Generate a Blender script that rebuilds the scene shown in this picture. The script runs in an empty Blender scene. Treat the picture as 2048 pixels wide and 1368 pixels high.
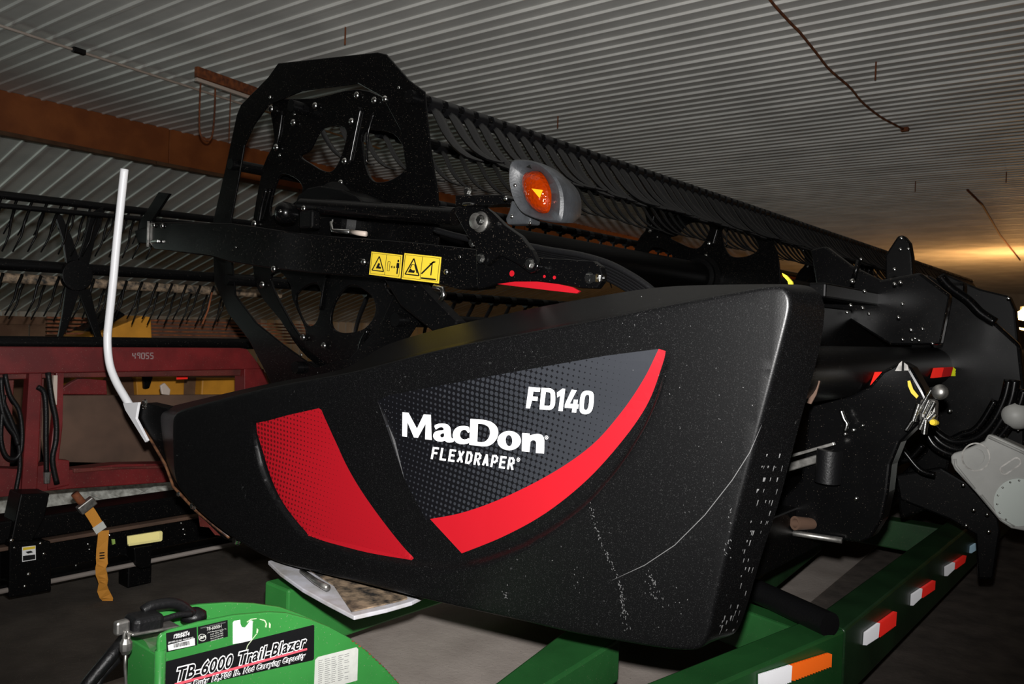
import bpy, bmesh, math, random
from mathutils import Vector, Matrix, Euler
from mathutils.geometry import delaunay_2d_cdt
random.seed(7)
S = bpy.context.scene
COL = S.collection
# ---------------------------------------------------------------- camera, world, lights, exposure
CZ = 1.55                                   # eye height
TH = math.radians(40)                       # camera yaw against the machine's length axis (+Y)
F = 1600.0                                  # focal length in pixels of the 2048 px frame
ROLL = math.atan(0.035); PITCH = math.atan(29/F)
cam_d = bpy.data.cameras.new('camera'); cam = bpy.data.objects.new('camera', cam_d); COL.objects.link(cam)
S.camera = cam
cam_d.sensor_width = 23.04; cam_d.lens = 18.0; cam_d.clip_end = 200; cam_d.clip_start = 0.05
cam_d.dof.use_dof = True; cam_d.dof.focus_distance = 2.7; cam_d.dof.aperture_fstop = 4.5
fw = Vector((-math.sin(TH), math.cos(TH), 0)); rt = Vector((math.cos(TH), math.sin(TH), 0)); up = Vector((0, 0, 1))
fwd = (fw*math.cos(PITCH) - up*math.sin(PITCH)).normalized(); upv = rt.cross(fwd)
r2 = rt*math.cos(ROLL) + upv*math.sin(ROLL); u2 = upv*math.cos(ROLL) - rt*math.sin(ROLL)
R = Matrix((r2, u2, -fwd)).transposed()
cam.matrix_world = Matrix.Translation((0, 0, CZ)) @ R.to_4x4()
C0 = Vector((0, 0, CZ))

w = bpy.data.worlds.new('world'); S.world = w; w.use_nodes = True
w.node_tree.nodes['Background'].inputs[0].default_value = (0.9, 0.95, 1.0, 1)
w.node_tree.nodes['Background'].inputs[1].default_value = 0.012

def light(name, kind, loc, energy, color=(1, 1, 1), target=None, **kw):
    d = bpy.data.lights.new(name, kind); d.energy = energy; d.color = color
    for k, v in kw.items(): setattr(d, k, v)
    o = bpy.data.objects.new(name, d); COL.objects.link(o); o.location = loc
    if target is not None:
        o.rotation_euler = (Vector(target)-Vector(loc)).to_track_quat('-Z', 'Y').to_euler()
    return o
flash_loc = C0 + u2*0.13 + r2*0.01 + fwd*0.02
light('flash', 'SPOT', flash_loc, 700, (1.0, 0.98, 0.96), target=flash_loc + fwd*5 + u2*0.9 - r2*.3, spot_size=math.radians(100), spot_blend=0.75, shadow_soft_size=0.022)
# daylight from the open side of the lean-to at the far left, warm lamp light at the far end
light('daylight_left', 'AREA', (-15.0, -1.5, 1.7), 60, (0.85, 1.0, 0.92), target=(-13, 6, 2.6), shape='RECTANGLE', size=2.5, size_y=1.6)
S.view_settings.view_transform = 'Standard'; S.view_settings.look = 'None'
S.view_settings.exposure = 0.0; S.view_settings.gamma = 1.0; S.view_settings.use_curve_mapping = False

# ---------------------------------------------------------------- geometry helpers
def ray(px, py): return R @ Vector(((px-1024)/F, -(py-684)/F, -1.0))
def onX(px, py, X): d = ray(px, py); return C0 + d*(X/d.x)
def onY(px, py, Y): d = ray(px, py); return C0 + d*(Y/d.y)
def onZ(px, py, Z): d = ray(px, py); return C0 + d*((Z-CZ)/d.z)
def onP(px, py, p, n): d = ray(px, py); return C0 + d*((p-C0).dot(n)/d.dot(n))
BR = Matrix.Rotation(math.radians(3), 3, 'Z')          # the building stands 3 degrees off the machine
def B(x, y, z): return BR @ Vector((x, y, z))
def Binv(v): return BR.transposed() @ v

class Frame:                                            # plane frame: origin, u, v, n (n points away from the viewer side)
    def __init__(s, o, u, v): s.o = Vector(o); s.u = Vector(u).normalized(); s.v = Vector(v).normalized(); s.n = s.u.cross(s.v)
    def w(s, a, b, c=0): return s.o + s.u*a + s.v*b + s.n*c
    def px(s, x, y, off=0):
        p = onP(x, y, s.o + s.n*off, s.n) - s.o; return (p.dot(s.u), p.dot(s.v))
def FY(Y): return Frame((0, Y, 0), (-1, 0, 0), (0, 0, 1))   # n = +Y
def FX(X): return Frame((X, 0, 0), (0, -1, 0), (0, 0, 1))   # n = -X
def catmull(pts, n=6, closed=True):
    P = [Vector(p) for p in pts]; out = []; N = len(P)
    rng = range(N) if closed else range(N-1)
    for i in rng:
        a = P[(i-1) % N] if closed or i > 0 else P[i]; b = P[i]; c = P[(i+1) % N]
        d = P[(i+2) % N] if closed or i < N-2 else P[(i+1) % N]
        for k in range(n):
            t = k/n
            out.append(0.5*((2*b) + (c-a)*t + (2*a-5*b+4*c-d)*t*t + (3*b-a-3*c+d)*t**3))
    if not closed: out.append(P[-1])
    return out
def inside(x, y, loops):
    r = False
    for L in loops:
        j = len(L)-1
        for i in range(len(L)):
            if (L[i][1] > y) != (L[j][1] > y) and x < (L[j][0]-L[i][0])*(y-L[i][1])/(L[j][1]-L[i][1])+L[i][0]: r = not r
            j = i
    return r
def tri2d(loops, extra=()):
    vs, es = [], []
    for L in loops:
        b = len(vs); vs += [Vector((p[0], p[1])) for p in L]; es += [(b+i, b+(i+1) % len(L)) for i in range(len(L))]
    nb = len(vs)
    vs += [Vector(e) for e in extra]
    ov, oe, of, a, b_, c_ = delaunay_2d_cdt(vs, es, [], 0, 1e-6)
    fs = []
    for f in of:
        cx = sum(ov[i].x for i in f)/3; cy = sum(ov[i].y for i in f)/3
        if inside(cx, cy, loops):
            p, q, r = (ov[i] for i in f)
            ar = (q.x-p.x)*(r.y-p.y)-(q.y-p.y)*(r.x-p.x)
            fs.append(tuple(f) if ar > 0 else tuple(reversed(f)))
    return ov, fs

WL = {}                                                  # world location of each object
def setp(o, parent):
    if parent is not None:
        o.parent = parent; o.location = WL[o.name] - WL[parent.name]
    else: o.location = WL[o.name]
def tag(o, label=None, cat=None, group=None, kind=None):
    if label: o['label'] = label
    if cat: o['category'] = cat
    if group: o['group'] = group
    if kind: o['kind'] = kind
    return o
def thing(name, loc, label, cat, group=None):
    o = bpy.data.objects.new(name, None); COL.objects.link(o); o.empty_display_size = .1
    WL[o.name] = Vector(loc); o.location = loc
    return tag(o, label, cat, group)
def link(name, me, wl, parent=None, rot=None, scale=None):
    o = bpy.data.objects.new(name, me); COL.objects.link(o); WL[o.name] = Vector(wl); setp(o, parent)
    if rot: o.rotation_euler = rot
    if scale: o.scale = scale
    return o

class MB:
    def __init__(s): s.v = []; s.f = []; s.uv = None
    def add(s, vs, fs):
        b = len(s.v); s.v += [Vector(v) for v in vs]; s.f += [tuple(b+i for i in f) for f in fs]; return s
    def box(s, c, size, M=None):
        x, y, z = (k/2 for k in size); M = M or Matrix.Identity(3); c = Vector(c)
        vs = [c + M @ Vector((a*x, b*y, d*z)) for a in (-1, 1) for b in (-1, 1) for d in (-1, 1)]
        return s.add(vs, [(0, 1, 3, 2), (4, 6, 7, 5), (0, 4, 5, 1), (2, 3, 7, 6), (0, 2, 6, 4), (1, 5, 7, 3)])
    def hexa(s, a, b):                                   # two quads a (4 pts) and b (4 pts)
        return s.add(list(a)+list(b), [(3, 2, 1, 0), (4, 5, 6, 7), (0, 1, 5, 4), (1, 2, 6, 5), (2, 3, 7, 6), (3, 0, 4, 7)])
    def beam(s, p, q, wd, ht, up=(0, 0, 1)):             # box beam between p and q
        p, q = Vector(p), Vector(q); d = (q-p).normalized(); sd = d.cross(Vector(up)).normalized(); u = sd.cross(d)
        c = [(-1, -1), (1, -1), (1, 1), (-1, 1)]
        return s.hexa([p+sd*(a*wd/2)+u*(b*ht/2) for a, b in c], [q+sd*(a*wd/2)+u*(b*ht/2) for a, b in c])
    def tube(s, pts, r, n=12, caps=True, flat=1.0):
        pts = [Vector(p) for p in pts]; rr = r if isinstance(r, (list, tuple)) else [r]*len(pts)
        base = len(s.v); prev = None
        for i, p in enumerate(pts):
            d = (pts[min(i+1, len(pts)-1)] - pts[max(i-1, 0)]).normalized()
            if prev is None:
                a = Vector((0, 0, 1)) if abs(d.z) < .9 else Vector((1, 0, 0))
                u = d.cross(a).normalized()
            else: u = (prev - d*prev.dot(d)).normalized()
            v = d.cross(u); prev = u
            for k in range(n):
                t = 2*math.pi*k/n; s.v.append(p + u*(math.cos(t)*rr[i]) + v*(math.sin(t)*rr[i]*flat))
        for i in range(len(pts)-1):
            for k in range(n):
                a = base+i*n+k; b = base+i*n+(k+1) % n; s.f.append((a, b, b+n, a+n))
        if caps:
            s.f.append(tuple(base+k for k in range(n))[::-1]); s.f.append(tuple(base+(len(pts)-1)*n+k for k in range(n)))
        return s
    def lathe(s, c, axis, prof, n=24, a0=0, a1=2*math.pi):   # prof = [(along, radius)]
        axis = Vector(axis).normalized(); a = Vector((0, 0, 1)) if abs(axis.z) < .9 else Vector((1, 0, 0))
        u = axis.cross(a).normalized(); v = axis.cross(u); b = len(s.v); c = Vector(c)
        for (h, r) in prof:
            for k in range(n):
                t = 2*math.pi*k/n; s.v.append(c + axis*h + u*(math.cos(t)*r) + v*(math.sin(t)*r))
        for i in range(len(prof)-1):
            for k in range(n):
                p = b+i*n+k; q = b+i*n+(k+1) % n; s.f.append((p, q, q+n, p+n))
        s.f.append(tuple(b+k for k in range(n))[::-1]); s.f.append(tuple(b+(len(prof)-1)*n+k for k in range(n)))
        return s
    def plate(s, fr, loops, c0, c1):                     # flat plate in frame fr between depth c0 and c1
        ov, fs = tri2d(loops)
        n = len(ov)
        lo, hi = min(c0, c1), max(c0, c1)
        vs = [fr.w(p.x, p.y, hi) for p in ov] + [fr.w(p.x, p.y, lo) for p in ov]
        f = [t for t in fs] + [tuple(n+i for i in reversed(t)) for t in fs]
        cnt = {}
        for t in fs:
            for i in range(3):
                e = (t[i], t[(i+1) % 3]); cnt[e] = 1
        for (a, b) in cnt:
            if (b, a) not in cnt: f.append((b, a, n+a, n+b))
        return s.add(vs, f)
    def mesh(s, name, mat, smooth=False, angle=None, center=None):
        c = center or (sum(s.v, Vector())/len(s.v))
        me = bpy.data.meshes.new(name); me.from_pydata([v-c for v in s.v], [], s.f); me.validate()
        me.materials.append(mat)
        if smooth: me.shade_smooth()
        if angle is not None:
            me.shade_smooth(); me.set_sharp_from_angle(angle=math.radians(angle))
        return me, c
    def build(s, name, mat, parent=None, smooth=False, angle=None, bevel=0, seg=2, lab=None, fixn=False):
        me, c = s.mesh(name, mat, smooth, angle)
        if fixn:
            bm = bmesh.new(); bm.from_mesh(me); bmesh.ops.recalc_face_normals(bm, faces=bm.faces); bm.to_mesh(me); bm.free()
        o = link(name, me, c, parent)
        if bevel:
            m = o.modifiers.new('bevel', 'BEVEL'); m.width = bevel; m.segments = seg; m.limit_method = 'ANGLE'; m.angle_limit = math.radians(35); m.harden_normals = False
        if lab: o['label'] = lab
        return o
def PL(fr, loops, sm=()):                                 # pixel loops -> frame loops
    out = []
    for i, L in enumerate(loops):
        q = [fr.px(*p) for p in L]
        if i in sm: q = [(v.x, v.y) for v in catmull([(a, b, 0) for a, b in q], 5)]
        out.append(q)
    return out
def plate(name, fr, pxl, c0, c1, mat, parent, bevel=0, sm=(), lab=None, angle=None, seg=2):
    return MB().plate(fr, PL(fr, pxl, sm), c0, c1).build(name, mat, parent, bevel=bevel, lab=lab, angle=angle, seg=seg)

# ---------------------------------------------------------------- materials
def mat(name, col, rough=.5, metal=0, bump=0, bscale=40, var=0, vscale=6, spec=None, col2=None, dust=0, dustcol=(.25, .2, .15), coat=0, rvar=0):
    m = bpy.data.materials.new(name); m.use_nodes = True; nt = m.node_tree; b = nt.nodes['Principled BSDF']
    b.inputs['Base Color'].default_value = (*col, 1); b.inputs['Roughness'].default_value = rough; b.inputs['Metallic'].default_value = metal
    if spec is not None: b.inputs['Specular IOR Level'].default_value = spec
    if coat: b.inputs['Coat Weight'].default_value = coat; b.inputs['Coat Roughness'].default_value = .12
    tc = nt.nodes.new('ShaderNodeTexCoord'); geo = nt.nodes.new('ShaderNodeNewGeometry')
    def noise(sc, det=4, ro=.55):
        n = nt.nodes.new('ShaderNodeTexNoise'); n.inputs['Scale'].default_value = sc; n.inputs['Detail'].default_value = det; n.inputs['Roughness'].default_value = ro
        nt.links.new(geo.outputs['Position'], n.inputs['Vector']); return n
    cur = None
    if var or col2:
        n = noise(vscale); r = nt.nodes.new('ShaderNodeMix'); r.data_type = 'RGBA'
        c2 = col2 or tuple(min(1, c*(1+var)) for c in col); c1 = col if col2 else tuple(c*(1-var) for c in col)
        r.inputs['A'].default_value = (*c1, 1); r.inputs['B'].default_value = (*c2, 1)
        cr = nt.nodes.new('ShaderNodeMapRange'); cr.inputs['From Min'].default_value = .35; cr.inputs['From Max'].default_value = .65
        nt.links.new(n.outputs['Fac'], cr.inputs['Value']); nt.links.new(cr.outputs['Result'], r.inputs['Factor']); cur = r.outputs['Result']
    if dust:
        n = noise(220, 2, .5); cr = nt.nodes.new('ShaderNodeMapRange'); cr.inputs['From Min'].default_value = .72-dust*.1; cr.inputs['From Max'].default_value = .76-dust*.1
        nt.links.new(n.outputs['Fac'], cr.inputs['Value'])
        r = nt.nodes.new('ShaderNodeMix'); r.data_type = 'RGBA'
        if cur: nt.links.new(cur, r.inputs['A'])
        else: r.inputs['A'].default_value = (*col, 1)
        r.inputs['B'].default_value = (*dustcol, 1); nt.links.new(cr.outputs['Result'], r.inputs['Factor']); cur = r.outputs['Result']
    if cur: nt.links.new(cur, b.inputs['Base Color'])
    if rvar:
        n = noise(9, 5); cr = nt.nodes.new('ShaderNodeMapRange'); cr.inputs['From Min'].default_value = .3; cr.inputs['From Max'].default_value = .7
        cr.inputs['To Min'].default_value = max(.02, rough-rvar); cr.inputs['To Max'].default_value = rough+rvar
        nt.links.new(n.outputs['Fac'], cr.inputs['Value']); nt.links.new(cr.outputs['Result'], b.inputs['Roughness'])
    if bump:
        n = noise(bscale, 3); bp = nt.nodes.new('ShaderNodeBump'); bp.inputs['Strength'].default_value = bump; bp.inputs['Distance'].default_value = .004
        nt.links.new(n.outputs['Fac'], bp.inputs['Height']); nt.links.new(bp.outputs['Normal'], b.inputs['Normal'])
    return m
M = {}
M['black'] = mat('gloss_black_paint', (.0018, .0018, .002), .24, spec=.26, dust=.45, dustcol=(.08, .065, .05), rvar=.02)
M['black2'] = mat('satin_black_paint', (.0018, .0018, .002), .42, spec=.14, dust=.3, dustcol=(.1, .085, .07))
M['rubber'] = mat('black_rubber', (.004, .004, .0045), .45, spec=.35, bump=.3, bscale=120)
M['finger'] = mat('black_finger_plastic', (.0045, .0045, .005), .32, spec=.4)
M['lampgrey'] = mat('grey_lamp_plastic', (.026, .028, .031), .5, bump=.2, bscale=150, var=.2, vscale=30)
M['zinc'] = mat('zinc_plated_steel', (.62, .62, .6), .22, 1, bump=.15, bscale=150)
M['steel'] = mat('dull_steel', (.35, .34, .32), .4, .9, var=.3, vscale=40)
M['red'] = mat('red_decal', (.38, .005, .012), .42)
M['redpaint'] = mat('faded_red_paint', (.13, .008, .009), .5, var=.3, vscale=5, dust=.3)
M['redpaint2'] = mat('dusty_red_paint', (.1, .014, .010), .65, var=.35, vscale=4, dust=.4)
M['redtape'] = mat('red_reflective_tape', (1.0, .03, .02), .35)
M['whitetape'] = mat('white_reflective_tape', (.95, .95, .98), .3)
M['orangetape'] = mat('orange_reflective_tape', (1.0, .16, .01), .35)
M['yellowtape'] = mat('yellow_reflective_tape', (1.0, .8, .05), .3)
M['amberrefl'] = mat('amber_reflector', (1.0, .9, .38), .25)
M['white'] = mat('white_gloss_paint', (.78, .78, .8), .28)
M['whitetext'] = mat('white_decal', (.85, .85, .85), .5)
M['whiteplastic'] = mat('worn_white_plastic', (.6, .6, .66), .45, col2=(.4, .38, .36), vscale=9)
M['dirty'] = mat('mud_caked_steel', (.02, .018, .016), .7, col2=(.32, .23, .15), vscale=26, bump=.5)
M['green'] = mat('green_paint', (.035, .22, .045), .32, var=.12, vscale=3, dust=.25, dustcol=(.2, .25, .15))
M['greendk'] = mat('darker_shaded_green_paint', (.014, .048, .017), .38, var=.3, vscale=4, dust=.3, dustcol=(.15, .12, .08))  # this green and the next: trailer green darkened in colour for flash falloff
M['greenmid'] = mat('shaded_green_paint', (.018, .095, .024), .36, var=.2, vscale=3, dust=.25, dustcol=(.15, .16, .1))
M['rust'] = mat('rusty_steel', (.09, .025, .010), .8, col2=(.25, .07, .018), vscale=18, bump=.5)
M['rustdk'] = mat('worn_rusty_edge', (.03, .012, .007), .5, col2=(.16, .07, .03), vscale=25)
M['wood'] = mat('brown_stained_wood', (.24, .065, .014), .6, col2=(.34, .10, .022), vscale=3, bump=.3, bscale=30)
M['woodold'] = mat('old_board_wood', (.13, .07, .035), .8, col2=(.08, .035, .015), vscale=6, bump=.4, bscale=30)
M['steelsheet'] = mat('ceiling_sheet_steel', (.78, .77, .73), .55, var=.12, vscale=1.2, dust=.1, dustcol=(.2, .12, .06))
M['conduit'] = mat('painted_conduit', (.5, .42, .36), .5)
M['dirt'] = mat('dark_dirt_floor', (.045, .036, .028), .95, col2=(.075, .062, .05), vscale=5, bump=.9, bscale=35, dust=.5, dustcol=(.22, .18, .14))
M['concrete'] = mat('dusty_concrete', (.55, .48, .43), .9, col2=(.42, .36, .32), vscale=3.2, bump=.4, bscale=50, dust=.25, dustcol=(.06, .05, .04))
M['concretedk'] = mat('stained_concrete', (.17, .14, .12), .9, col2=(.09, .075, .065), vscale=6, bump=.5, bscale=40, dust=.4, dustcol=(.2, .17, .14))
M['gravel'] = mat('crushed_stone', (.62, .63, .58), .9, col2=(.3, .3, .27), vscale=25, bump=.6, bscale=60)
M['yellow'] = mat('yellow_machine_paint', (.55, .24, .02), .5, var=.2, vscale=4)
M['brownsheet'] = mat('brown_dusty_sheet', (.09, .05, .032), .7, var=.3, vscale=3)
M['strap'] = mat('orange_webbing', (.62, .26, .03), .8, bump=.4, bscale=300)
M['cast'] = mat('grey_cast_housing', (.36, .36, .34), .5, var=.08, vscale=10)
M['castlight'] = mat('pale_cover_plate', (.55, .6, .56), .45)
M['decalblack'] = mat('black_decal', (.006, .006, .007), .4)
M['greylabel'] = mat('pale_paper_label', (.55, .56, .52), .6, var=.05, vscale=50)
M['greyprint'] = mat('grey_print', (.2, .2, .2), .6)
M['greydust'] = mat('dusty_grey_steel', (.22, .19, .17), .7)
M['pink'] = mat('pink_red_stripe', (.75, .1, .14), .5)
M['yellowlabel'] = mat('yellow_warning_label', (.8, .58, .04), .45)

def glass_amber():
    m = bpy.data.materials.new('amber_lens'); m.use_nodes = True; nt = m.node_tree; b = nt.nodes['Principled BSDF']
    b.inputs['Base Color'].default_value = (.26, .022, .0006, 1); b.inputs['Roughness'].default_value = .08
    b.inputs['Coat Weight'].default_value = .6; b.inputs['Metallic'].default_value = .35
    geo = nt.nodes.new('ShaderNodeNewGeometry'); v = nt.nodes.new('ShaderNodeTexVoronoi'); v.inputs['Scale'].default_value = 90
    nt.links.new(geo.outputs['Position'], v.inputs['Vector'])
    bp = nt.nodes.new('ShaderNodeBump'); bp.inputs['Strength'].default_value = .7; bp.inputs['Distance'].default_value = .004
    nt.links.new(v.outputs['Distance'], bp.inputs['Height']); nt.links.new(bp.outputs['Normal'], b.inputs['Normal'])
    return m
M['amber'] = glass_amber()
def shield_mat():
    m = mat('moulded_black_plastic', (.0026, .0026, .0028), .34, bump=.06, bscale=260, spec=.26, rvar=0)
    nt = m.node_tree; b = nt.nodes['Principled BSDF']
    tc = nt.nodes.new('ShaderNodeNewGeometry')
    def nz(sc, det, lo, hi, stretch=None):
        mp = nt.nodes.new('ShaderNodeMapping'); nt.links.new(tc.outputs['Position'], mp.inputs['Vector'])
        if stretch: mp.inputs['Rotation'].default_value = stretch[0]; mp.inputs['Scale'].default_value = stretch[1]
        n = nt.nodes.new('ShaderNodeTexNoise'); n.inputs['Scale'].default_value = sc; n.inputs['Detail'].default_value = det
        nt.links.new(mp.outputs['Vector'], n.inputs['Vector'])
        r = nt.nodes.new('ShaderNodeMapRange'); r.inputs['From Min'].default_value = lo; r.inputs['From Max'].default_value = hi; r.interpolation_type = 'SMOOTHSTEP'
        nt.links.new(n.outputs['Fac'], r.inputs['Value']); return r.outputs['Result']
    def mul(a, b_):
        n = nt.nodes.new('ShaderNodeMath'); n.operation = 'MULTIPLY'
        for i, q in enumerate((a, b_)):
            if isinstance(q, float): n.inputs[i].default_value = q
            else: nt.links.new(q, n.inputs[i])
        return n.outputs[0]
    def mx(a, b_):
        n = nt.nodes.new('ShaderNodeMath'); n.operation = 'MAXIMUM'; nt.links.new(a, n.inputs[0]); nt.links.new(b_, n.inputs[1]); return n.outputs[0]
    specks = mul(nz(150, 2, .68, .74), nz(7, 3, .56, .66))
    specks2 = mul(nz(60, 4, .66, .72), nz(4, 2, .58, .68))
    fine = mul(nz(420, 1, .62, .7), .25)
    fac = mx(mx(mul(specks, .8), mul(specks2, .5)), fine)
    mixn = nt.nodes.new('ShaderNodeMix'); mixn.data_type = 'RGBA'
    mixn.inputs['A'].default_value = (.0026, .0026, .0028, 1); mixn.inputs['B'].default_value = (.06, .06, .06, 1)
    nt.links.new(fac, mixn.inputs['Factor']); nt.links.new(mixn.outputs['Result'], b.inputs['Base Color'])
    return m
M['shield'] = shield_mat()
def halftone(name, base, dot, pitch, ang, r0, r1, u0, u1, rough=.42):
    """printed halftone: dots whose radius goes from r0 at u0 to r1 at u1 (fractions of the pitch)."""
    m = bpy.data.materials.new(name); m.use_nodes = True; nt = m.node_tree; b = nt.nodes['Principled BSDF']; b.inputs['Roughness'].default_value = rough
    uv = nt.nodes.new('ShaderNodeUVMap'); uv.uv_map = 'uv'
    def math_(op, *a):
        n = nt.nodes.new('ShaderNodeMath'); n.operation = op
        for i, q in enumerate(a):
            if isinstance(q, (int, float)): n.inputs[i].default_value = q
            else: nt.links.new(q, n.inputs[i])
        return n.outputs[0]
    sp = nt.nodes.new('ShaderNodeSeparateXYZ'); nt.links.new(uv.outputs['UV'], sp.inputs[0])
    u, v = sp.outputs[0], sp.outputs[1]; ca, sa = math.cos(ang), math.sin(ang)
    a = math_('MULTIPLY_ADD', u, ca/pitch, math_('MULTIPLY', v, sa/pitch)); c = math_('MULTIPLY_ADD', u, -sa/pitch, math_('MULTIPLY', v, ca/pitch))
    fa = math_('SUBTRACT', math_('FRACT', a), .5); fc = math_('SUBTRACT', math_('FRACT', c), .5)
    d = math_('SQRT', math_('ADD', math_('MULTIPLY', fa, fa), math_('MULTIPLY', fc, fc)))
    mr = nt.nodes.new('ShaderNodeMapRange'); nt.links.new(u, mr.inputs['Value'])
    for k, q in zip(('From Min', 'From Max', 'To Min', 'To Max'), (u0, u1, r0, r1)): mr.inputs[k].default_value = q
    e = math_('SUBTRACT', mr.outputs['Result'], d)
    fac = nt.nodes.new('ShaderNodeMapRange'); nt.links.new(e, fac.inputs['Value']); fac.inputs['From Min'].default_value = -.03; fac.inputs['From Max'].default_value = .03
    mixn = nt.nodes.new('ShaderNodeMix'); mixn.data_type = 'RGBA'; mixn.inputs['A'].default_value = (*base, 1); mixn.inputs['B'].default_value = (*dot, 1)
    nt.links.new(fac.outputs['Result'], mixn.inputs['Factor']); nt.links.new(mixn.outputs['Result'], b.inputs['Base Color'])
    return m

# ---------------------------------------------------------------- SETTING
CEIL = 4.15
bp_ = Binv(onZ(0, 178, CEIL)); BX = bp_.x                # near face of the wood beam in building coordinates
LS = math.tan(math.radians(16.4))                        # slope of the lean-to roof
def slab(name, x0, x1, y0, y1, z0, z1, m, **kw):
    mb = MB(); a = [B(x0, y0, z0), B(x1, y0, z0), B(x1, y1, z0), B(x0, y1, z0)]; b = [v+Vector((0, 0, z1-z0)) for v in a]
    mb.hexa(a, b); o = mb.build(name, m); o['kind'] = 'structure'; return o
slab('floor', -26, 14, -6, 50, -.12, 0, M['dirt'])
e1 = Binv(onZ(1620, 1208, 0)); SX = e1.x
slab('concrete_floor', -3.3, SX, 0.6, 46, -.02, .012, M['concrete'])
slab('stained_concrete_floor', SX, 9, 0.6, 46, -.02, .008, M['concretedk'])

def rib_profile(pitch, n, minor=True):
    """one sheet of roof steel: list of (across, height)"""
    out = []
    for i in range(n):
        x = i*pitch; last = i == 0
        h = .022 if last else .018; wv = .030 if last else .022
        out += [(x, 0), (x+.010, h), (x+.010+wv, h), (x+.020+wv, 0)]
    out.append((n*pitch, 0)); return out
def sheet(name, prof, P0, dirv, across, upv_, L, mat_, parent):
    """corrugated sheet: profile swept along dirv"""
    vs, fs = [], []
    for (a, h) in prof:
        p = P0 + across*a - upv_*h
        vs += [p, p + dirv*L]
    for i in range(len(prof)-1): fs.append((2*i, 2*i+1, 2*i+3, 2*i+2))
    mb = MB(); mb.add(vs, fs); return mb.build(name, mat_, parent)
ceil_ = slab('ceiling', BX-.05, 12, -5, 48, CEIL+.03, CEIL+.10, M['woodold'])
prof = rib_profile(.185, 5)
y = -4.0
while y < 47:
    sheet('ceiling_panel', prof, B(BX-.05, y, CEIL), BR @ Vector((1, 0, 0)), BR @ Vector((0, 1, 0)), Vector((0, 0, 1)), 12-BX, M['steelsheet'], ceil_)
    y += .925
# lean-to roof behind the beam
LR0 = 9.0
dv = (BR @ Vector((-1, 0, -LS))).normalized()
nrm = (BR @ Vector((LS, 0, -1))).normalized()
roof = MB(); a = [B(BX-.05, -6, CEIL+.05), B(BX-.05, 48, CEIL+.05), B(BX-.05-LR0, 48, CEIL+.05-LR0*LS), B(BX-.05-LR0, -6, CEIL+.05-LR0*LS)]
roof.hexa(a, [v+Vector((0, 0, .06)) for v in a]); roof = roof.build('roof', M['woodold']); roof['kind'] = 'structure'
prof2 = rib_profile(.30, 3)
y = -5.0
while y < 47:
    sheet('roof_panel', prof2, B(BX-.05, y, CEIL+.03), dv, BR @ Vector((0, 1, 0)), -nrm, LR0/math.cos(math.atan(LS)), M['steelsheet'], roof)
    y += .90
zw = CEIL - LR0*LS
wl = slab('wall_left', BX-.05-LR0-.1, BX-.05-LR0, -6, 48, 0, zw+.1, M['steelsheet'])
for i in range(58):
    y = -5+i*.9
    sheet('wall_panel', prof2, B(BX-.03-LR0, y, 0), Vector((0, 0, 1)), BR @ Vector((0, 1, 0)), -(BR @ Vector((1, 0, 0))), zw, M['steelsheet'], wl)
slab('wall_far', BX-9, 12, 47.8, 48, 0, CEIL, M['steelsheet'])
slab('wall_right', 11.8, 12, -5, 48, 0, CEIL, M['steelsheet'])
# wood beam: three laminated boards, each board a piece
bz1 = CEIL-.005; zb = onP(0, 262, B(BX, 0, 0), BR @ Vector((1, 0, 0))).z
trim = MB(); trim.hexa([B(BX-.22, -6, zb+.02), B(BX-.06, -6, zb+.02), B(BX-.06, 48, zb+.02), B(BX-.22, 48, zb+.02)], [B(BX-.22, -6, bz1), B(BX-.06, -6, bz1), B(BX-.06, 48, bz1), B(BX-.22, 48, bz1)])
trim = trim.build('trim_1', M['wood']); trim['kind'] = 'structure'
hz = (bz1-zb)
yy = -6
while yy < 46:
    L = random.choice([3.6, 4.2, 4.8]); L = min(L, 48-yy)
    MB().hexa([B(BX-.055, yy+.004, zb), B(BX, yy+.004, zb), B(BX, yy+L-.004, zb), B(BX-.055, yy+L-.004, zb)],
              [B(BX-.055, yy+.004, bz1), B(BX, yy+.004, bz1), B(BX, yy+L-.004, bz1), B(BX-.055, yy+L-.004, bz1)]).build('beam_board', M['wood'], trim, bevel=.006)
    yy += L
yy = -5
while yy < 46:
    L = random.choice([2.4, 3.0, 3.6])
    MB().hexa([B(BX-.06, yy, zb-.05), B(BX+.05, yy, zb-.05), B(BX+.05, yy+L-.01, zb-.05), B(BX-.06, yy+L-.01, zb-.05)],
              [B(BX-.06, yy, zb), B(BX+.05, yy, zb), B(BX+.05, yy+L-.01, zb), B(BX-.06, yy+L-.01, zb)]).build('beam_board', M['woodold'], trim, bevel=.004)
    yy += L

# conduit, rusty door track with wire, cable on the ceiling
zc = CEIL-.045
t = thing('ceiling_conduit', onZ(140, 97, zc), 'thin pale conduit running along the ceiling above the wood beam', 'conduit')
MB().tube([onZ(-120, 12, zc), onZ(140, 97, zc), onZ(500, 213, zc), onZ(760, 297, zc)], .014, 8).build('pipe', M['conduit'], t, smooth=True)
p = onZ(145, 98, zc); q = onZ(170, 106, zc); MB().beam(p, q, .05, .05).build('coupling', M['rubber'], t, bevel=.006)
zt = CEIL-.22
tr = thing('rusty_door_track', onZ(395, 155, zt), 'short rusty steel track hanging from the ceiling above the reel', 'track')
p0, p1 = onZ(392, 143, zt), onZ(640, 230, zt)
MB().beam(p0, p1, .05, .10).build('track_rail', M['rust'], tr, bevel=.006)
MB().beam(p0-Vector((0, 0, .075)), p1-Vector((0, 0, .075)), .035, .035).build('track_lip', M['conduit'], tr, bevel=.004, lab='pale lower lip')
ph = onZ(402, 135, zt)
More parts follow.
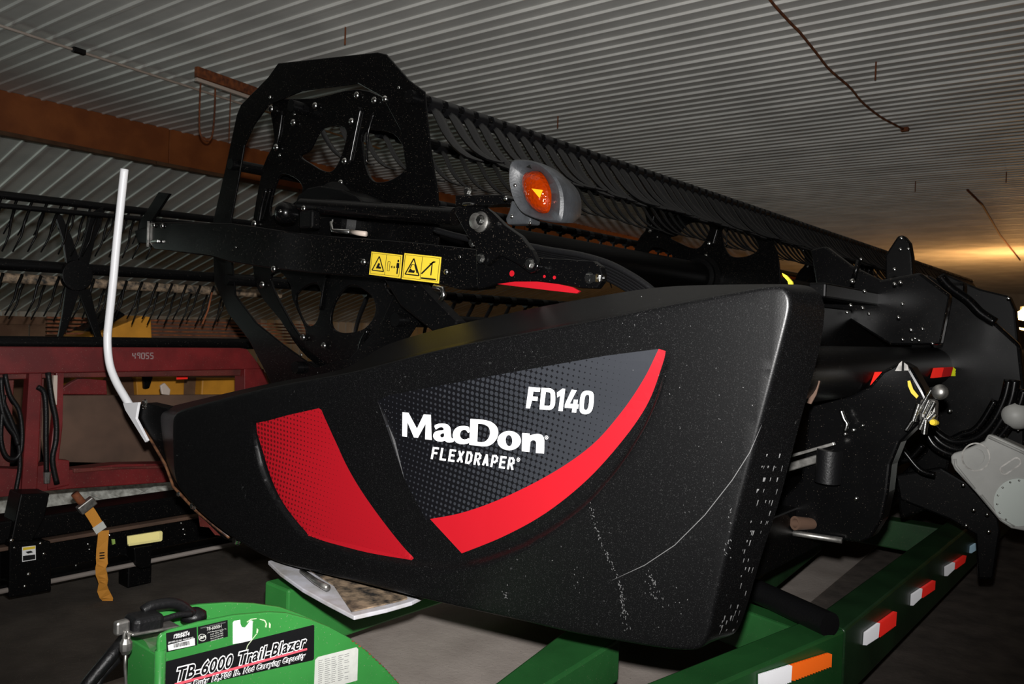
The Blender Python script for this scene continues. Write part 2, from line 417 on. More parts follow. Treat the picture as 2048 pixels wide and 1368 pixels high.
MB().beam(ph+Vector((0, 0, -.02)), ph+Vector((0, 0, .24)), .03, .02).build('hanger', M['rust'], tr)
MB().beam(p1+Vector((0, 0, 0)), p1+Vector((0, 0, .22)), .03, .02).build('hanger', M['rust'], tr)
TU = (p1-p0).normalized(); FT = Frame(p0+Vector((0, 0, .05)) + TU.cross(Vector((0, 0, 1))).normalized()*-.03, TU, (0, 0, 1))
def ontr(x, y_): return onP(x, y_, FT.o, FT.n)
tyr = lambda x: FT.w((ontr(x, 200)-FT.o).dot(TU), 0)
a1, a2 = ontr(402, 200), ontr(429, 200)
loop = [tyr(402)+TU.cross(Vector((0, 0, 1)))*.03*0, ontr(400, 190), ontr(399, 255), ontr(405, 276), ontr(418, 281), ontr(426, 262), ontr(430, 205), tyr(429)]
wr = MB().tube(catmull(loop, 5, False), .009, 6).build('wire_loop', M['rust'], tr, smooth=True, lab='rusty wire loop hanging down')
wr2 = MB().tube([tyr(461), ontr(460, 225), ontr(458, 280)], .006, 6).build('hanging_wire', M['rust'], tr, smooth=True, lab='straight thin wire hanging down')
zz = CEIL-.03
cable = MB().tube(catmull([onZ(*q, zz) for q in [(1535, -8), (1550, 12), (1585, 50), (1600, 65), (1632, 105), (1660, 140), (1700, 175), (1725, 205), (1760, 233), (1787, 248), (1806, 258)]], 4, False), .012, 6)
cb = thing('ceiling_cable', onZ(1806, 258, zz), 'brown cable stapled across the ribs of the right ceiling', 'cable')
cable.build('cable_run', M['rust'], cb, smooth=True)
MB().box(onZ(1810, 259, zz), (.09, .06, .05)).build('junction_box', M['rust'], cb, bevel=.01)
zz = CEIL-.03
cb2 = MB().tube([onZ(1935, 380, zz), onZ(1965, 410, zz), onZ(2000, 470, zz), onZ(2040, 520, zz)], .02, 6).build('far_ceiling_cable', M['rust'], smooth=True); tag(cb2, 'faint dark cable on the far right ceiling near the lamp', 'cable')
for i, (x, y_) in enumerate([(691, 55), (1752, 128), (1116, 232), (1831, 365), (2013, 345)]):
    p = onZ(x, y_, CEIL-.02)
    o = MB().tube([p+Vector((0, 0, .02)), p-Vector((0, 0, .15))], .008, 6).build('screw_hook', M['rust']); 
    tag(o, ['rusty ceiling hook above the reel wheel', 'rusty ceiling hook right of the brown cable', 'rusty ceiling hook above the amber lamp', 'rusty ceiling hook at the far right, the left one of two', 'rusty ceiling hook at the far right edge, the right one of two'][i], 'hook', 'rusty hooks in the ceiling')
# far warm lamp on the end wall
lp = onP(2049, 640, B(0, 26, 0), BR @ Vector((0, 1, 0)))
lt = thing('warm_wall_lamp', lp, 'warm glowing lamp far off behind the right end of the header', 'lamp')
em = bpy.data.materials.new('lit_globe'); em.use_nodes = True; b = em.node_tree.nodes['Principled BSDF']; b.inputs['Emission Color'].default_value = (1, .55, .18, 1); b.inputs['Emission Strength'].default_value = 14; b.inputs['Base Color'].default_value = (1, .8, .5, 1)
MB().lathe(lp, (0, 0, 1), [(-.28, .02), (-.24, .16), (-.1, .27), (.05, .28), (.2, .2), (.28, .08)], 20).build('globe', em, lt, smooth=True)
MB().lathe(lp, (0, 0, 1), [(.27, .09), (.3, .12), (.36, .12), (.38, .02)], 16).build('cap', M['steel'], lt)
MB().tube([lp+Vector((0, 0, .36)), Vector((lp.x, lp.y, CEIL))], .02, 8).build('hanging_rod', M['steel'], lt)
light('warm_lamp_light', 'POINT', lp + Vector((-.1, -.5, .1)), 400, (1, .50, .16), shadow_soft_size=.3)


# ---------------------------------------------------------------- shared bolts
def bolt_mesh(hexa=True):
    mb = MB()
    if hexa: mb.lathe((0, 0, 0), (0, -1, 0), [(0, 1.25), (.22, 1.25), (.22, .98), (.9, .98), (1.05, .8)], 6); mb.lathe((0, 0, 0), (0, -1, 0), [(.2, 1.3), (.3, 1.3), (.32, .5)], 14)
    else: mb.lathe((0, 0, 0), (0, -1, 0), [(0, 1), (.25, .97), (.5, .8), (.7, .5), (.78, .15)], 12)
    me, c = mb.mesh('bolt', M['zinc'], smooth=not hexa, center=Vector((0, 0, 0))); return me
BOLT = bolt_mesh(False); HEXB = bolt_mesh(True)
def bolt(px, py, Y, rpx, parent, hexb=False, rz=0, p=None, name='bolt', m=None):
    wv = p if p is not None else onY(px, py, Y)
    d = (wv-C0).dot(fwd); r = rpx*d/F
    o = link(name, HEXB if hexb else BOLT, wv, parent, rot=(0, 0, rz), scale=(r, r, r)); return o

# ---------------------------------------------------------------- THE BLACK HEADER
HD = thing('combine_header', (-1.6, 2.6, 0), 'large black draper header with red and white decals, resting on the green trailer', 'combine header')
# ---- end shield
AS = math.radians(34)
P0s = C0 + (ray(1600, 690)*(1.85))
SF = Frame((P0s.x, P0s.y, CZ), -rt*math.cos(AS) + fw*math.sin(AS), (0, 0, 1))
pairs = [((343, 842), (300, 836)), ((347, 828), (304, 824)), ((360, 818), (322, 817)), ((540, 772), (530, 768)), ((690, 746), (685, 741)), ((735, 735), (725, 718)), ((780, 723), (770, 689)),
         ((900, 692), (885, 655)), ((1180, 640), (1100, 609)), ((1310, 613), (1310, 573)), ((1440, 588), (1450, 569)), ((1545, 569), (1595, 568)), ((1568, 572), (1622, 573)), ((1581, 588), (1642, 588)), ((1585, 615), (1651, 618)), ((1560, 712), (1640, 700)),
         ((1520, 862), (1596, 858)), ((1482, 1003), (1559, 1003)), ((1452, 1120), (1520, 1120)), ((1429, 1215), (1494, 1213)), ((1418, 1272), (1474, 1268)), ((1399, 1305), (1430, 1280)),
         ((1315, 1298), (1330, 1278)), ((1144, 1268), (1160, 1250)), ((1067, 1249), (1080, 1232)), ((862, 1203), (870, 1190)), ((683, 1158), (690, 1146)), ((543, 1125), (560, 1112)), ((455, 1072), (470, 1062)), ((400, 1028), (410, 1018)), ((352, 975), (350, 965)), ((344, 930), (318, 920))]
BD = .17
Fp = [SF.px(*a) for a, b in pairs]; Bp = [SF.px(*b, BD) for a, b in pairs]
def dense(L, k=6):
    # straight runs stay straight except where points are close together
    out = []; n = len(L)
    for i in range(n):
        a, b = Vector(L[i]), Vector(L[(i+1) % n])
        for t in range(k): out.append(a.lerp(b, t/k))
    return out
def smoothloop(L, it=4):
    L = [Vector(p) for p in L]; n = len(L)
    for _ in range(it): L = [L[i]*.5 + (L[i-1]+L[(i+1) % n])*.25 for i in range(n)]
    return L
Fd = smoothloop(dense(Fp), 5); Bd = smoothloop(dense(Bp), 5)
def inset(L, d):
    n = len(L); out = []
    ar = sum(L[i].x*L[(i+1) % n].y - L[(i+1) % n].x*L[i].y for i in range(n)); sg = 1 if ar > 0 else -1
    for i in range(n):
        t = (L[(i+2) % n]-L[i-2]).normalized(); nn = Vector((-t.y, t.x))*sg
        out.append(L[i]+nn*d)
    return out
lip = [SF.px(*p) for p in [(503, 836), (506, 880), (515, 930), (532, 975), (562, 1024), (596, 1068), (612, 1080), (680, 1106), (760, 1127), (835, 1141), (905, 1147), (965, 1136), (1040, 1107), (1110, 1066), (1180, 1010), (1240, 940), (1292, 858), (1325, 780), (1343, 703)]]
lipd = []
for i in range(len(lip)-1):
    a, b = Vector(lip[i]), Vector(lip[i+1])
    for k in range(8): lipd.append(a.lerp(b, k/8))
lipd.append(Vector(lip[-1]))
for _ in range(8): lipd = [lipd[0]] + [lipd[i]*.5+(lipd[i-1]+lipd[i+1])*.25 for i in range(1, len(lipd)-1)] + [lipd[-1]]
tA, tB = lipd[0], lipd[-1]
u_a = SF.px(560, 1020)[0]; u_b = SF.px(880, 1140)[0]; u_c = SF.px(1335, 750)[0]
def seg_d(p, a, b):
    t = max(0, min(1, (p-a).dot(b-a)/(b-a).length_squared)); return (p-(a+(b-a)*t)).length
def ss(t): t = max(0, min(1, t)); return t*t*(3-2*t)
def sdepth(x, y):
    if not inside(x, y, [lipd]): return 0.0
    p = Vector((x, y)); d = min(seg_d(p, lipd[i], lipd[i+1]) for i in range(0, len(lipd)-1))
    top = seg_d(p, tA, tB)
    # the lip is wide on the lower right and narrow on the left
    xx = min(max((u_a-x)/(u_a-u_b), 0), 1)*min(1, .12+max(0, (x-u_c)/(u_b-u_c))*1.1); wd = .012+.026*xx
    return (.016+.014*xx)*ss(d/wd)*ss((top+.01)/.16)
r_ = .012
F0 = inset(Fd, r_)
ex = []
xs = [p.x for p in F0]; ys = [p.y for p in F0]
gx = min(xs)
while gx < max(xs):
    gy = min(ys)
    while gy < max(ys):
        if inside(gx, gy, [F0]): ex.append((gx, gy))
        gy += .03
    gx += .03
for off in (-.004, 0.002, .008, .014, .020, .026, .034):
    for i in range(1, len(lipd)-1):
        t = (lipd[i+1]-lipd[i-1]).normalized(); q = lipd[i] + Vector((t.y, -t.x))*off
        q2 = lipd[i] - Vector((t.y, -t.x))*off
        qq = q if inside(q.x, q.y, [lipd]) == (off > 0) else q2
        if inside(qq.x, qq.y, [F0]): ex.append((qq.x, qq.y))
ov, fs = tri2d([F0], ex)
sb = MB(); sb.add([SF.w(p.x, p.y, sdepth(p.x, p.y)) for p in ov], [tuple(reversed(t)) for t in fs])
nl = len(F0); loops3 = [[SF.w(p.x, p.y, 0) for p in F0]]
for a in (.25, .5, .75, 1.0):
    ang = a*math.pi/2; L = inset(Fd, r_*(1-math.sin(ang))); loops3.append([SF.w(p.x, p.y, r_*(1-math.cos(ang))) for p in L])
for a in (.12, .5, .9, 1.0):
    loops3.append([SF.w(*(Fd[i].lerp(Bd[i], a)), r_+(BD-r_)*a) for i in range(nl)])
Bi = inset(Bd, .012); loops3.append([SF.w(p.x, p.y, BD+.012) for p in Bi])
Bi = inset(Bd, .05); loops3.append([SF.w(p.x, p.y, BD+.014) for p in Bi])
for A_, B_ in zip(loops3[:-1], loops3[1:]):
    b = len(sb.v); sb.v += A_+B_
    sb.f += [(b+i, b+(i+1) % nl, b+nl+(i+1) % nl, b+nl+i) for i in range(nl)]
me, c = sb.mesh('end_shield', M['shield'])
bm = bmesh.new(); bm.from_mesh(me); bmesh.ops.remove_doubles(bm, verts=bm.verts, dist=.0004); bmesh.ops.recalc_face_normals(bm, faces=bm.faces); bm.to_mesh(me); bm.free()
me.shade_smooth(); me.set_sharp_from_angle(angle=math.radians(50))
shield = link('end_shield', me, c, HD)

def decal(name, loops, off, mat_, parent, lab=None, grid=.025, uvs=False, thick=.0006):
    """thin print lying on the shield surface"""
    ex = []; L0 = loops[0]; x0, x1 = min(p[0] for p in L0), max(p[0] for p in L0); y0, y1 = min(p[1] for p in L0), max(p[1] for p in L0)
    gx = x0+grid/2
    while gx < x1:
        gy = y0+grid/2
        while gy < y1:
            if inside(gx, gy, loops): ex.append((gx, gy))
            gy += grid
        gx += grid
    ov, fs = tri2d(loops, ex)
    mb = MB(); mb.add([SF.w(p.x, p.y, sdepth(p.x, p.y)-off) for p in ov], [tuple(reversed(t)) for t in fs])
    me, c = mb.mesh(name, mat_)
    if uvs:
        uvl = me.uv_layers.new(name='uv')
        for l in me.loops: v = me.vertices[l.vertex_index].co + c - SF.o; uvl.data[l.index].uv = (v.dot(SF.u), v.dot(SF.v))
    o = link(name, me, c, parent)
    if lab: o['label'] = lab
    return o
def z7(L): return [SF.px(480+x/2.327, 660+y/2.327) for x, y in L]
def z5(L): return [SF.px(780+x/6.4, 800+y/6.4) for x, y in L]
def z4(L): return [SF.px(1000+x/5.689, 680+y/5.689) for x, y in L]
def z3(L): return [SF.px(480+x/4.144, 800+y/4.144) for x, y in L]
def sm(L, n=4, closed=True): return [(v.x, v.y) for v in catmull([(a, b, 0) for a, b in L], n, closed)]
inner = [(1950, 88), (1880, 220), (1760, 385), (1620, 540), (1430, 672), (1200, 788), (1010, 857), (858, 887)]
outer = [(1982, 98), (1965, 160), (1890, 335), (1775, 505), (1600, 700), (1400, 860), (1200, 970), (1005, 1049)]
inn, out = sm(z7(inner), 6, False), sm(z7(outer), 6, False)
u_l = z7([(700, 300)])[0][0]; u_r = z7([(1950, 85)])[0][0]
HT = halftone('dark_halftone_print', (.0025, .0025, .0035), (.022, .024, .029), .0168, math.radians(9), .12, .74, u_l, u_r, .38)
d1 = decal('halftone_panel', [z7([(640, 330), (700, 302), (1230, 203), (1700, 120)]) + inn[:-1] + z7([(840, 892), (740, 700)])], .001, HT, shield, 'black halftone decal fading to grey dots', uvs=True)
decal('red_stripe', [inn + list(reversed(out))], .0014, M['red'], shield, 'curved red stripe decal')
RL = sm(z3([(135, 190), (137, 300), (175, 470), (235, 660), (320, 840), (440, 1010), (545, 1130)]), 4, False) + sm(z3([(555, 1133), (700, 1185), (950, 1255), (1150, 1298), (1330, 1328), (1390, 1338)]), 3, False)
RR = sm(z3([(1398, 1325), (1300, 1220), (1120, 985), (960, 750), (845, 545), (760, 350), (710, 190), (676, 82)]), 4, False) + z3([(655, 68), (400, 125), (230, 172)])
ur0 = z3([(135, 400)])[0][0]; ur1 = z3([(820, 500)])[0][0]
HR = halftone('red_halftone_print', (.31, .004, .010), (.09, .003, .004), .0168, math.radians(6), .36, .05, ur0, ur1, .42)
decal('red_panel', [RL+RR], .0014, HR, shield, 'red decal panel with dark halftone dots', uvs=True)
# lettering, each letter traced as a flat print
def letter(loops, zf, parent, smooth_=False, off=.0022, name='letter'):
    L = [zf(l) for l in loops]
    if smooth_: L = [sm(l, 3) for l in L]
    return decal(name, L, off, M['whitetext'], parent, grid=.012)
brand = decal('wordmark', [z5([(138, 158), (213, 166), (287, 372), (398, 187), (487, 194), (466, 523), (380, 513), (402, 312), (290, 494), (240, 489), (180, 290), (153, 482), (93, 474)])], .0022, M['whitetext'], d1, 'white bold wordmark MacDon', grid=.012)
def el(cx, cy, rx, ry, n=28, rot=0): return [(cx+rx*math.cos(2*math.pi*k/n)*math.cos(rot)-ry*math.sin(2*math.pi*k/n)*math.sin(rot), cy+rx*math.cos(2*math.pi*k/n)*math.sin(rot)+ry*math.sin(2*math.pi*k/n)*math.cos(rot)) for k in range(n)]
def joinl(name, sets, lab, mat_=None, par=shield, off=.0022):
    """several glyphs of one printed word as one thin print"""
    mb = MB()
    for loops in sets:
        ex = []; L0 = loops[0]; g = .012; gx = min(p[0] for p in L0)+g/2
        while gx < max(p[0] for p in L0):
            gy = min(p[1] for p in L0)+g/2
            while gy < max(p[1] for p in L0):
                if inside(gx, gy, loops): ex.append((gx, gy))
                gy += g
            gx += g
        ov, fs = tri2d(loops, ex); mb.add([SF.w(p.x, p.y, sdepth(p.x, p.y)-off) for p in ov], [tuple(reversed(t)) for t in fs])
    return mb.build(name, mat_ or M['whitetext'], par, lab=lab)
bpy.data.objects.remove(brand)
gM = [z5([(138, 158), (213, 166), (287, 372), (398, 187), (487, 194), (466, 523), (380, 513), (402, 312), (290, 494), (240, 489), (180, 290), (153, 482), (93, 474)])]
ga = [sm(z5([(510, 335), (560, 312), (620, 308), (675, 322), (706, 365), (708, 440), (712, 490), (735, 505), (748, 520), (738, 548), (690, 556), (650, 550), (628, 532), (590, 545), (530, 536), (492, 505), (482, 462), (505, 420), (560, 400), (614, 394), (618, 372), (600, 357), (565, 362), (524, 386), (512, 365)]), 3), sm(z5([(618, 436), (588, 442), (572, 462), (582, 487), (606, 488), (620, 470)]), 3)]
gc = [sm(z5([(945, 362), (943, 420), (926, 430), (903, 398), (872, 392), (838, 412), (824, 452), (834, 492), (868, 515), (905, 514), (940, 500), (938, 560), (890, 576), (830, 576), (775, 555), (738, 505), (732, 440), (762, 382), (812, 348), (870, 340), (920, 345)]), 3)]
gD = [z5([(972, 248), (1050, 252)]) + sm(z5([(1120, 258), (1225, 285), (1295, 345), (1318, 420), (1300, 500), (1250, 565), (1180, 602), (1100, 605)]), 4, False) + z5([(1020, 596), (943, 585)]), z5([(1062, 312), (1100, 314)]) + sm(z5([(1140, 322), (1190, 355), (1210, 420), (1195, 490), (1150, 540), (1105, 552)]), 4, False) + z5([(1047, 546)])]
go = [z5(el(1460, 531, 154, 125)), z5(el(1458, 531, 44, 72, rot=-.08))]
gn = [z5([(1630, 432), (1731, 440), (1728, 468)]) + sm(z5([(1740, 462), (1790, 447), (1850, 445), (1900, 470), (1921, 530)]), 3, False) + z5([(1915, 698), (1808, 690), (1815, 565)]) + sm(z5([(1812, 550), (1795, 530), (1765, 526), (1738, 545)]), 3, False) + z5([(1725, 679), (1625, 668)])]
joinl('wordmark', [gM, ga, gc, gD, go, gn, [z5(el(1946, 490, 24, 26, 14)), z5(el(1946, 490, 17, 19, 14))], [z5(el(1946, 490, 8, 10, 8))]], 'white bold wordmark MacDon')
F_ = [z4([(320, 533), (448, 545), (438, 592), (366, 587), (352, 644), (408, 648), (398, 697), (337, 692), (302, 784), (256, 780)])]
D_ = [z4([(462, 545), (550, 549)]) + sm(z4([(570, 553), (602, 582), (606, 630), (592, 735), (562, 785), (520, 802)]), 3, False) + z4([(410, 794)]), z4([(506, 592), (535, 594)]) + sm(z4([(548, 600), (556, 620), (541, 730), (528, 750), (515, 753)]), 3, False) + z4([(468, 750)])]
n1 = [z4([(700, 553), (728, 556), (672, 815), (624, 812), (664, 634), (626, 657), (630, 600)])]
n4 = [z4([(800, 567), (856, 575), (762, 728), (799, 731), (811, 681), (858, 683), (847, 736), (864, 738), (852, 786), (836, 785), (826, 832), (776, 829), (787, 782), (700, 775), (706, 735)])]
n0 = [sm(z4([(970, 578), (1022, 588), (1043, 625), (1032, 730), (1005, 812), (958, 846), (900, 845), (870, 815), (872, 750), (890, 650), (922, 595)]), 4), sm(z4([(968, 625), (988, 632), (990, 665), (973, 755), (952, 796), (928, 798), (917, 775), (926, 715), (944, 645)]), 3)]
joinl('model_lettering', [F_, D_, n1, n4, n0], 'white italic lettering FD140')
# condensed sans, built from strokes on a 4 x 7 cell
def stroke_word(word, org, ux, vy, wcell, gap, th, shear=.18):
    """org: lower left; ux / vy: px vectors for one unit along / up (cap height = 1)"""
    G = {'F': [[(0, 0), (0, 1), (1, 1)], [(0, .52), (.8, .52)]], 'L': [[(0, 1), (0, 0), (1, 0)]], 'E': [[(1, 1), (0, 1), (0, 0), (1, 0)], [(0, .52), (.85, .52)]],
         'X': [[(0, 0), (1, 1)], [(0, 1), (1, 0)]], 'D': [[(0, 0), (0, 1), (.6, 1), (1, .75), (1, .25), (.6, 0), (0, 0)]], 'R': [[(0, 0), (0, 1), (.65, 1), (1, .85), (1, .6), (.65, .45), (0, .45)], [(.5, .45), (1, 0)]],
         'A': [[(0, 0), (.5, 1), (1, 0)], [(.22, .28), (.78, .28)]], 'P': [[(0, 0), (0, 1), (.65, 1), (1, .85), (1, .57), (.65, .42), (0, .42)]]}
    polys = []; x0 = 0
    for ch in word:
        for st in G[ch]:
            for a, b in zip(st[:-1], st[1:]):
                A = Vector((x0+th/2+a[0]*(wcell-th), th/2+a[1]*(1-th))); B_ = Vector((x0+th/2+b[0]*(wcell-th), th/2+b[1]*(1-th)))
                d = (B_-A).normalized(); n = Vector((-d.y, d.x))*th/2
                e = d*th/2 if ch not in 'XA' or a[1] == b[1] == .28 else d*th*.12
                if ch in 'FELP' or True: e = d*th*.5 if not (ch in 'XA') else d*th*.2
                q = [A-e-n, B_+e-n, B_+e+n, A-e+n]
                polys.append([[SF.px(*( (org[0]+ux[0]*(p.x+shear*p.y)+vy[0]*p.y, org[1]+ux[1]*(p.x+shear*p.y)+vy[1]*p.y) )) for p in q]])
        x0 += wcell+gap
    return polys
W_ = stroke_word('FLEXDRAPER', (780+450/6.4, 800+768/6.4), (25.6, 3.45), (-.2, -25.4), .50, .165, .165, .17)
joinl('product_lettering', W_ + [[z5(el(1580, 777, 23, 27, 14)), z5(el(1580, 777, 16, 19, 14))], [z5(el(1580, 777, 8, 9, 8))]], 'white condensed lettering FLEXDRAPER')
# long scratches and scuffs in the plastic
scr = mat('pale_scratch', (.10, .10, .10), .6)
def scratch(pts, wpx):
    L = [SF.px(*p) for p in pts]; a = [Vector(p) for p in L]; lo, hi = [], []
    for i, p in enumerate(a):
        t = (a[min(i+1, len(a)-1)]-a[max(i-1, 0)]).normalized(); n = Vector((-t.y, t.x))*wpx*.0012*(1 if 0 < i < len(a)-1 else .2); lo.append(tuple(p-n)); hi.append(tuple(p+n))
    return lo + hi[::-1]
sc = []
sc.append([scratch([(1524, 850), (1500, 905), (1465, 960), (1410, 1030), (1350, 1090), (1290, 1130), (1225, 1160)], .7)])
def scuff_field(x0, y0, x1, y1, w0, n, ln=6):
    for k in range(n):
        t = random.random(); x = x0+(x1-x0)*t+random.gauss(0, w0); y = y0+(y1-y0)*t+random.gauss(0, w0)
        a = random.uniform(.9, 1.9) if random.random() < .6 else random.uniform(0, 3.1); l = random.uniform(.4, 1)*ln
        sc.append([scratch([(x, y), (x+math.cos(a)*l/2, y+math.sin(a)*l/2), (x+math.cos(a)*l, y+math.sin(a)*l)], random.uniform(.5, 1.1))])
scuff_field(1180, 1005, 1192, 1050, 3, 16, 4); scuff_field(1190, 1050, 1240, 1165, 1.6, 30, 6); scuff_field(1240, 1165, 1255, 1255, 3.5, 46, 6)
scuff_field(1300, 1150, 1330, 1215, 6, 40, 5); scuff_field(1360, 1195, 1370, 1230, 8, 5, 3); scuff_field(1008, 1183, 1016, 1193, 2.5, 12, 5)
scuff_field(1152, 1135, 1155, 1195, 3, 6, 4); scuff_field(1000, 1110, 1300, 1230, 40, 14, 4); scuff_field(1260, 640, 1520, 900, 50, 22, 3); scuff_field(1465, 1010, 1452, 1120, 3, 16, 6)
scuff_field(600, 780, 1200, 720, 40, 10, 3); scuff_field(740, 830, 780, 820, 6, 5, 4)
joinl('scuff_marks', sc, 'pale scuffs and scratches', scr, off=.0026)['kind'] = 'stuff'
# scuffs on the rear return face
sc2 = MB()
for k in range(60):
    i = random.choice(range(16*6+2, 20*6)); a = random.uniform(.25, .85)
    p = SF.w(*(Fd[i].lerp(Bd[i], a)), r_+(BD-r_)*a); q = SF.w(*(Fd[i+1].lerp(Bd[i+1], a)), r_+(BD-r_)*a)
    side = (SF.w(*Bd[i], BD)-SF.w(*Fd[i], r_)).normalized(); al = (q-p).normalized(); nn = al.cross(side).normalized()
    if nn.dot(C0-p) < 0: nn = -nn
    p = p+nn*.0012; l = random.uniform(.004, .016); w2 = random.uniform(.001, .003)
    sc2.add([p-side*w2, p+side*w2, p+side*w2*.4+al*l, p-side*w2*.4+al*l], [(0, 1, 2, 3)])
sc2.build('scuff_marks', mat('bright_scuff', (.28, .28, .28), .5), shield, lab='bright scuffs on the rear edge')['kind'] = 'stuff'

# ---- divider nose, rods and the parts under the front of the shield
NF = Frame(SF.w(0, 0, .10), SF.u, SF.v)
nose = plate('divider_nose', NF, [[(258, 812), (290, 806), (330, 815), (360, 830), (362, 985), (415, 1030), (480, 1088), (448, 1078), (390, 1022), (352, 985), (330, 935), (303, 882)]], 0, .06, M['black2'], HD, bevel=.004)
edge = MB().tube([onP(x, y, NF.w(0, 0, -.004), NF.n) for x, y in [(288, 858), (303, 882), (331, 930), (347, 974), (391, 1020), (459, 1074)]], [.004, .006, .006, .006, .007, .008], 8).build('divider_edge', M['rustdk'], HD, smooth=True, lab='thin rusty leading edge')
rodc = [onP(x, y, NF.o, NF.n) for x, y in [(249, 338), (244, 385), (239, 432), (232, 500), (226, 565), (218, 640), (215, 672), (216, 705), (221, 735), (233, 765), (249, 793), (262, 815)]]
rod = MB().tube(catmull(rodc, 5, False), .0175, 14).build('divider_rod', M['white'], HD, smooth=True, angle=None, lab='bent white rod')
plate('rod_bracket', NF, [[(254, 806), (286, 804), (284, 812), (280, 836), (303, 880), (299, 884), (258, 818)]], -.02, -.008, M['white'], rod, bevel=.002)
bolt(292, 806, 0, 6, rod, True, p=onP(292, 806, NF.w(0, 0, -.02), NF.n)); bolt(288, 812, 0, 5, rod, True, p=onP(291, 813, NF.w(0, 0, -.02), NF.n))
for x, y, r in [(358, 988, 4), (389, 1011, 7), (476, 1079, 9), (415, 1028, 4)]: bolt(x, y, 0, r, nose, True, p=onP(x, y, NF.w(0, 0, -.01), NF.n))
plate('rusty_bracket', Frame(SF.w(0, 0, .12), SF.u, SF.v), [[(396, 1025), (416, 1030), (445, 1060), (452, 1072), (430, 1070), (418, 1055), (400, 1053)]], 0, .02, M['redpaint2'], HD)
# skid below: horizontal sheet with white lip and mud
ZK = .64
def zloop(L, z): return [onZ(x, y, z) for x, y in L]
FZ = Frame((0, 0, ZK), (1, 0, 0), (0, 1, 0))
def platez(name, L, z, th, m, par, bevel=0, lab=None):
    fr = Frame((0, 0, z), (1, 0, 0), (0, 1, 0)); return MB().plate(fr, [[(p.x, p.y) for p in zloop(L, z)]], -th, 0).build(name, m, par, bevel=bevel, lab=lab)
skid = platez('skid_sheet', [(536, 1122), (560, 1145), (605, 1177), (652, 1203), (708, 1232), (775, 1217), (824, 1203), (850, 1190), (800, 1150), (700, 1110), (600, 1105)], ZK, .014, M['whiteplastic'], HD, bevel=.003, lab='worn white plastic lip')
platez('mud_plate', [(600, 1128), (668, 1170), (703, 1222), (790, 1203), (815, 1196), (800, 1170), (700, 1115)], ZK+.006, .004, M['dirty'], skid, lab='mud caked on the skid')
MB().tube([onZ(603, 1141, ZK+.02), onZ(632, 1163, ZK+.02), onZ(655, 1176, ZK+.02)], [.008, .011, .012], 10).build('guard_rod', M['steel'], skid, smooth=True)
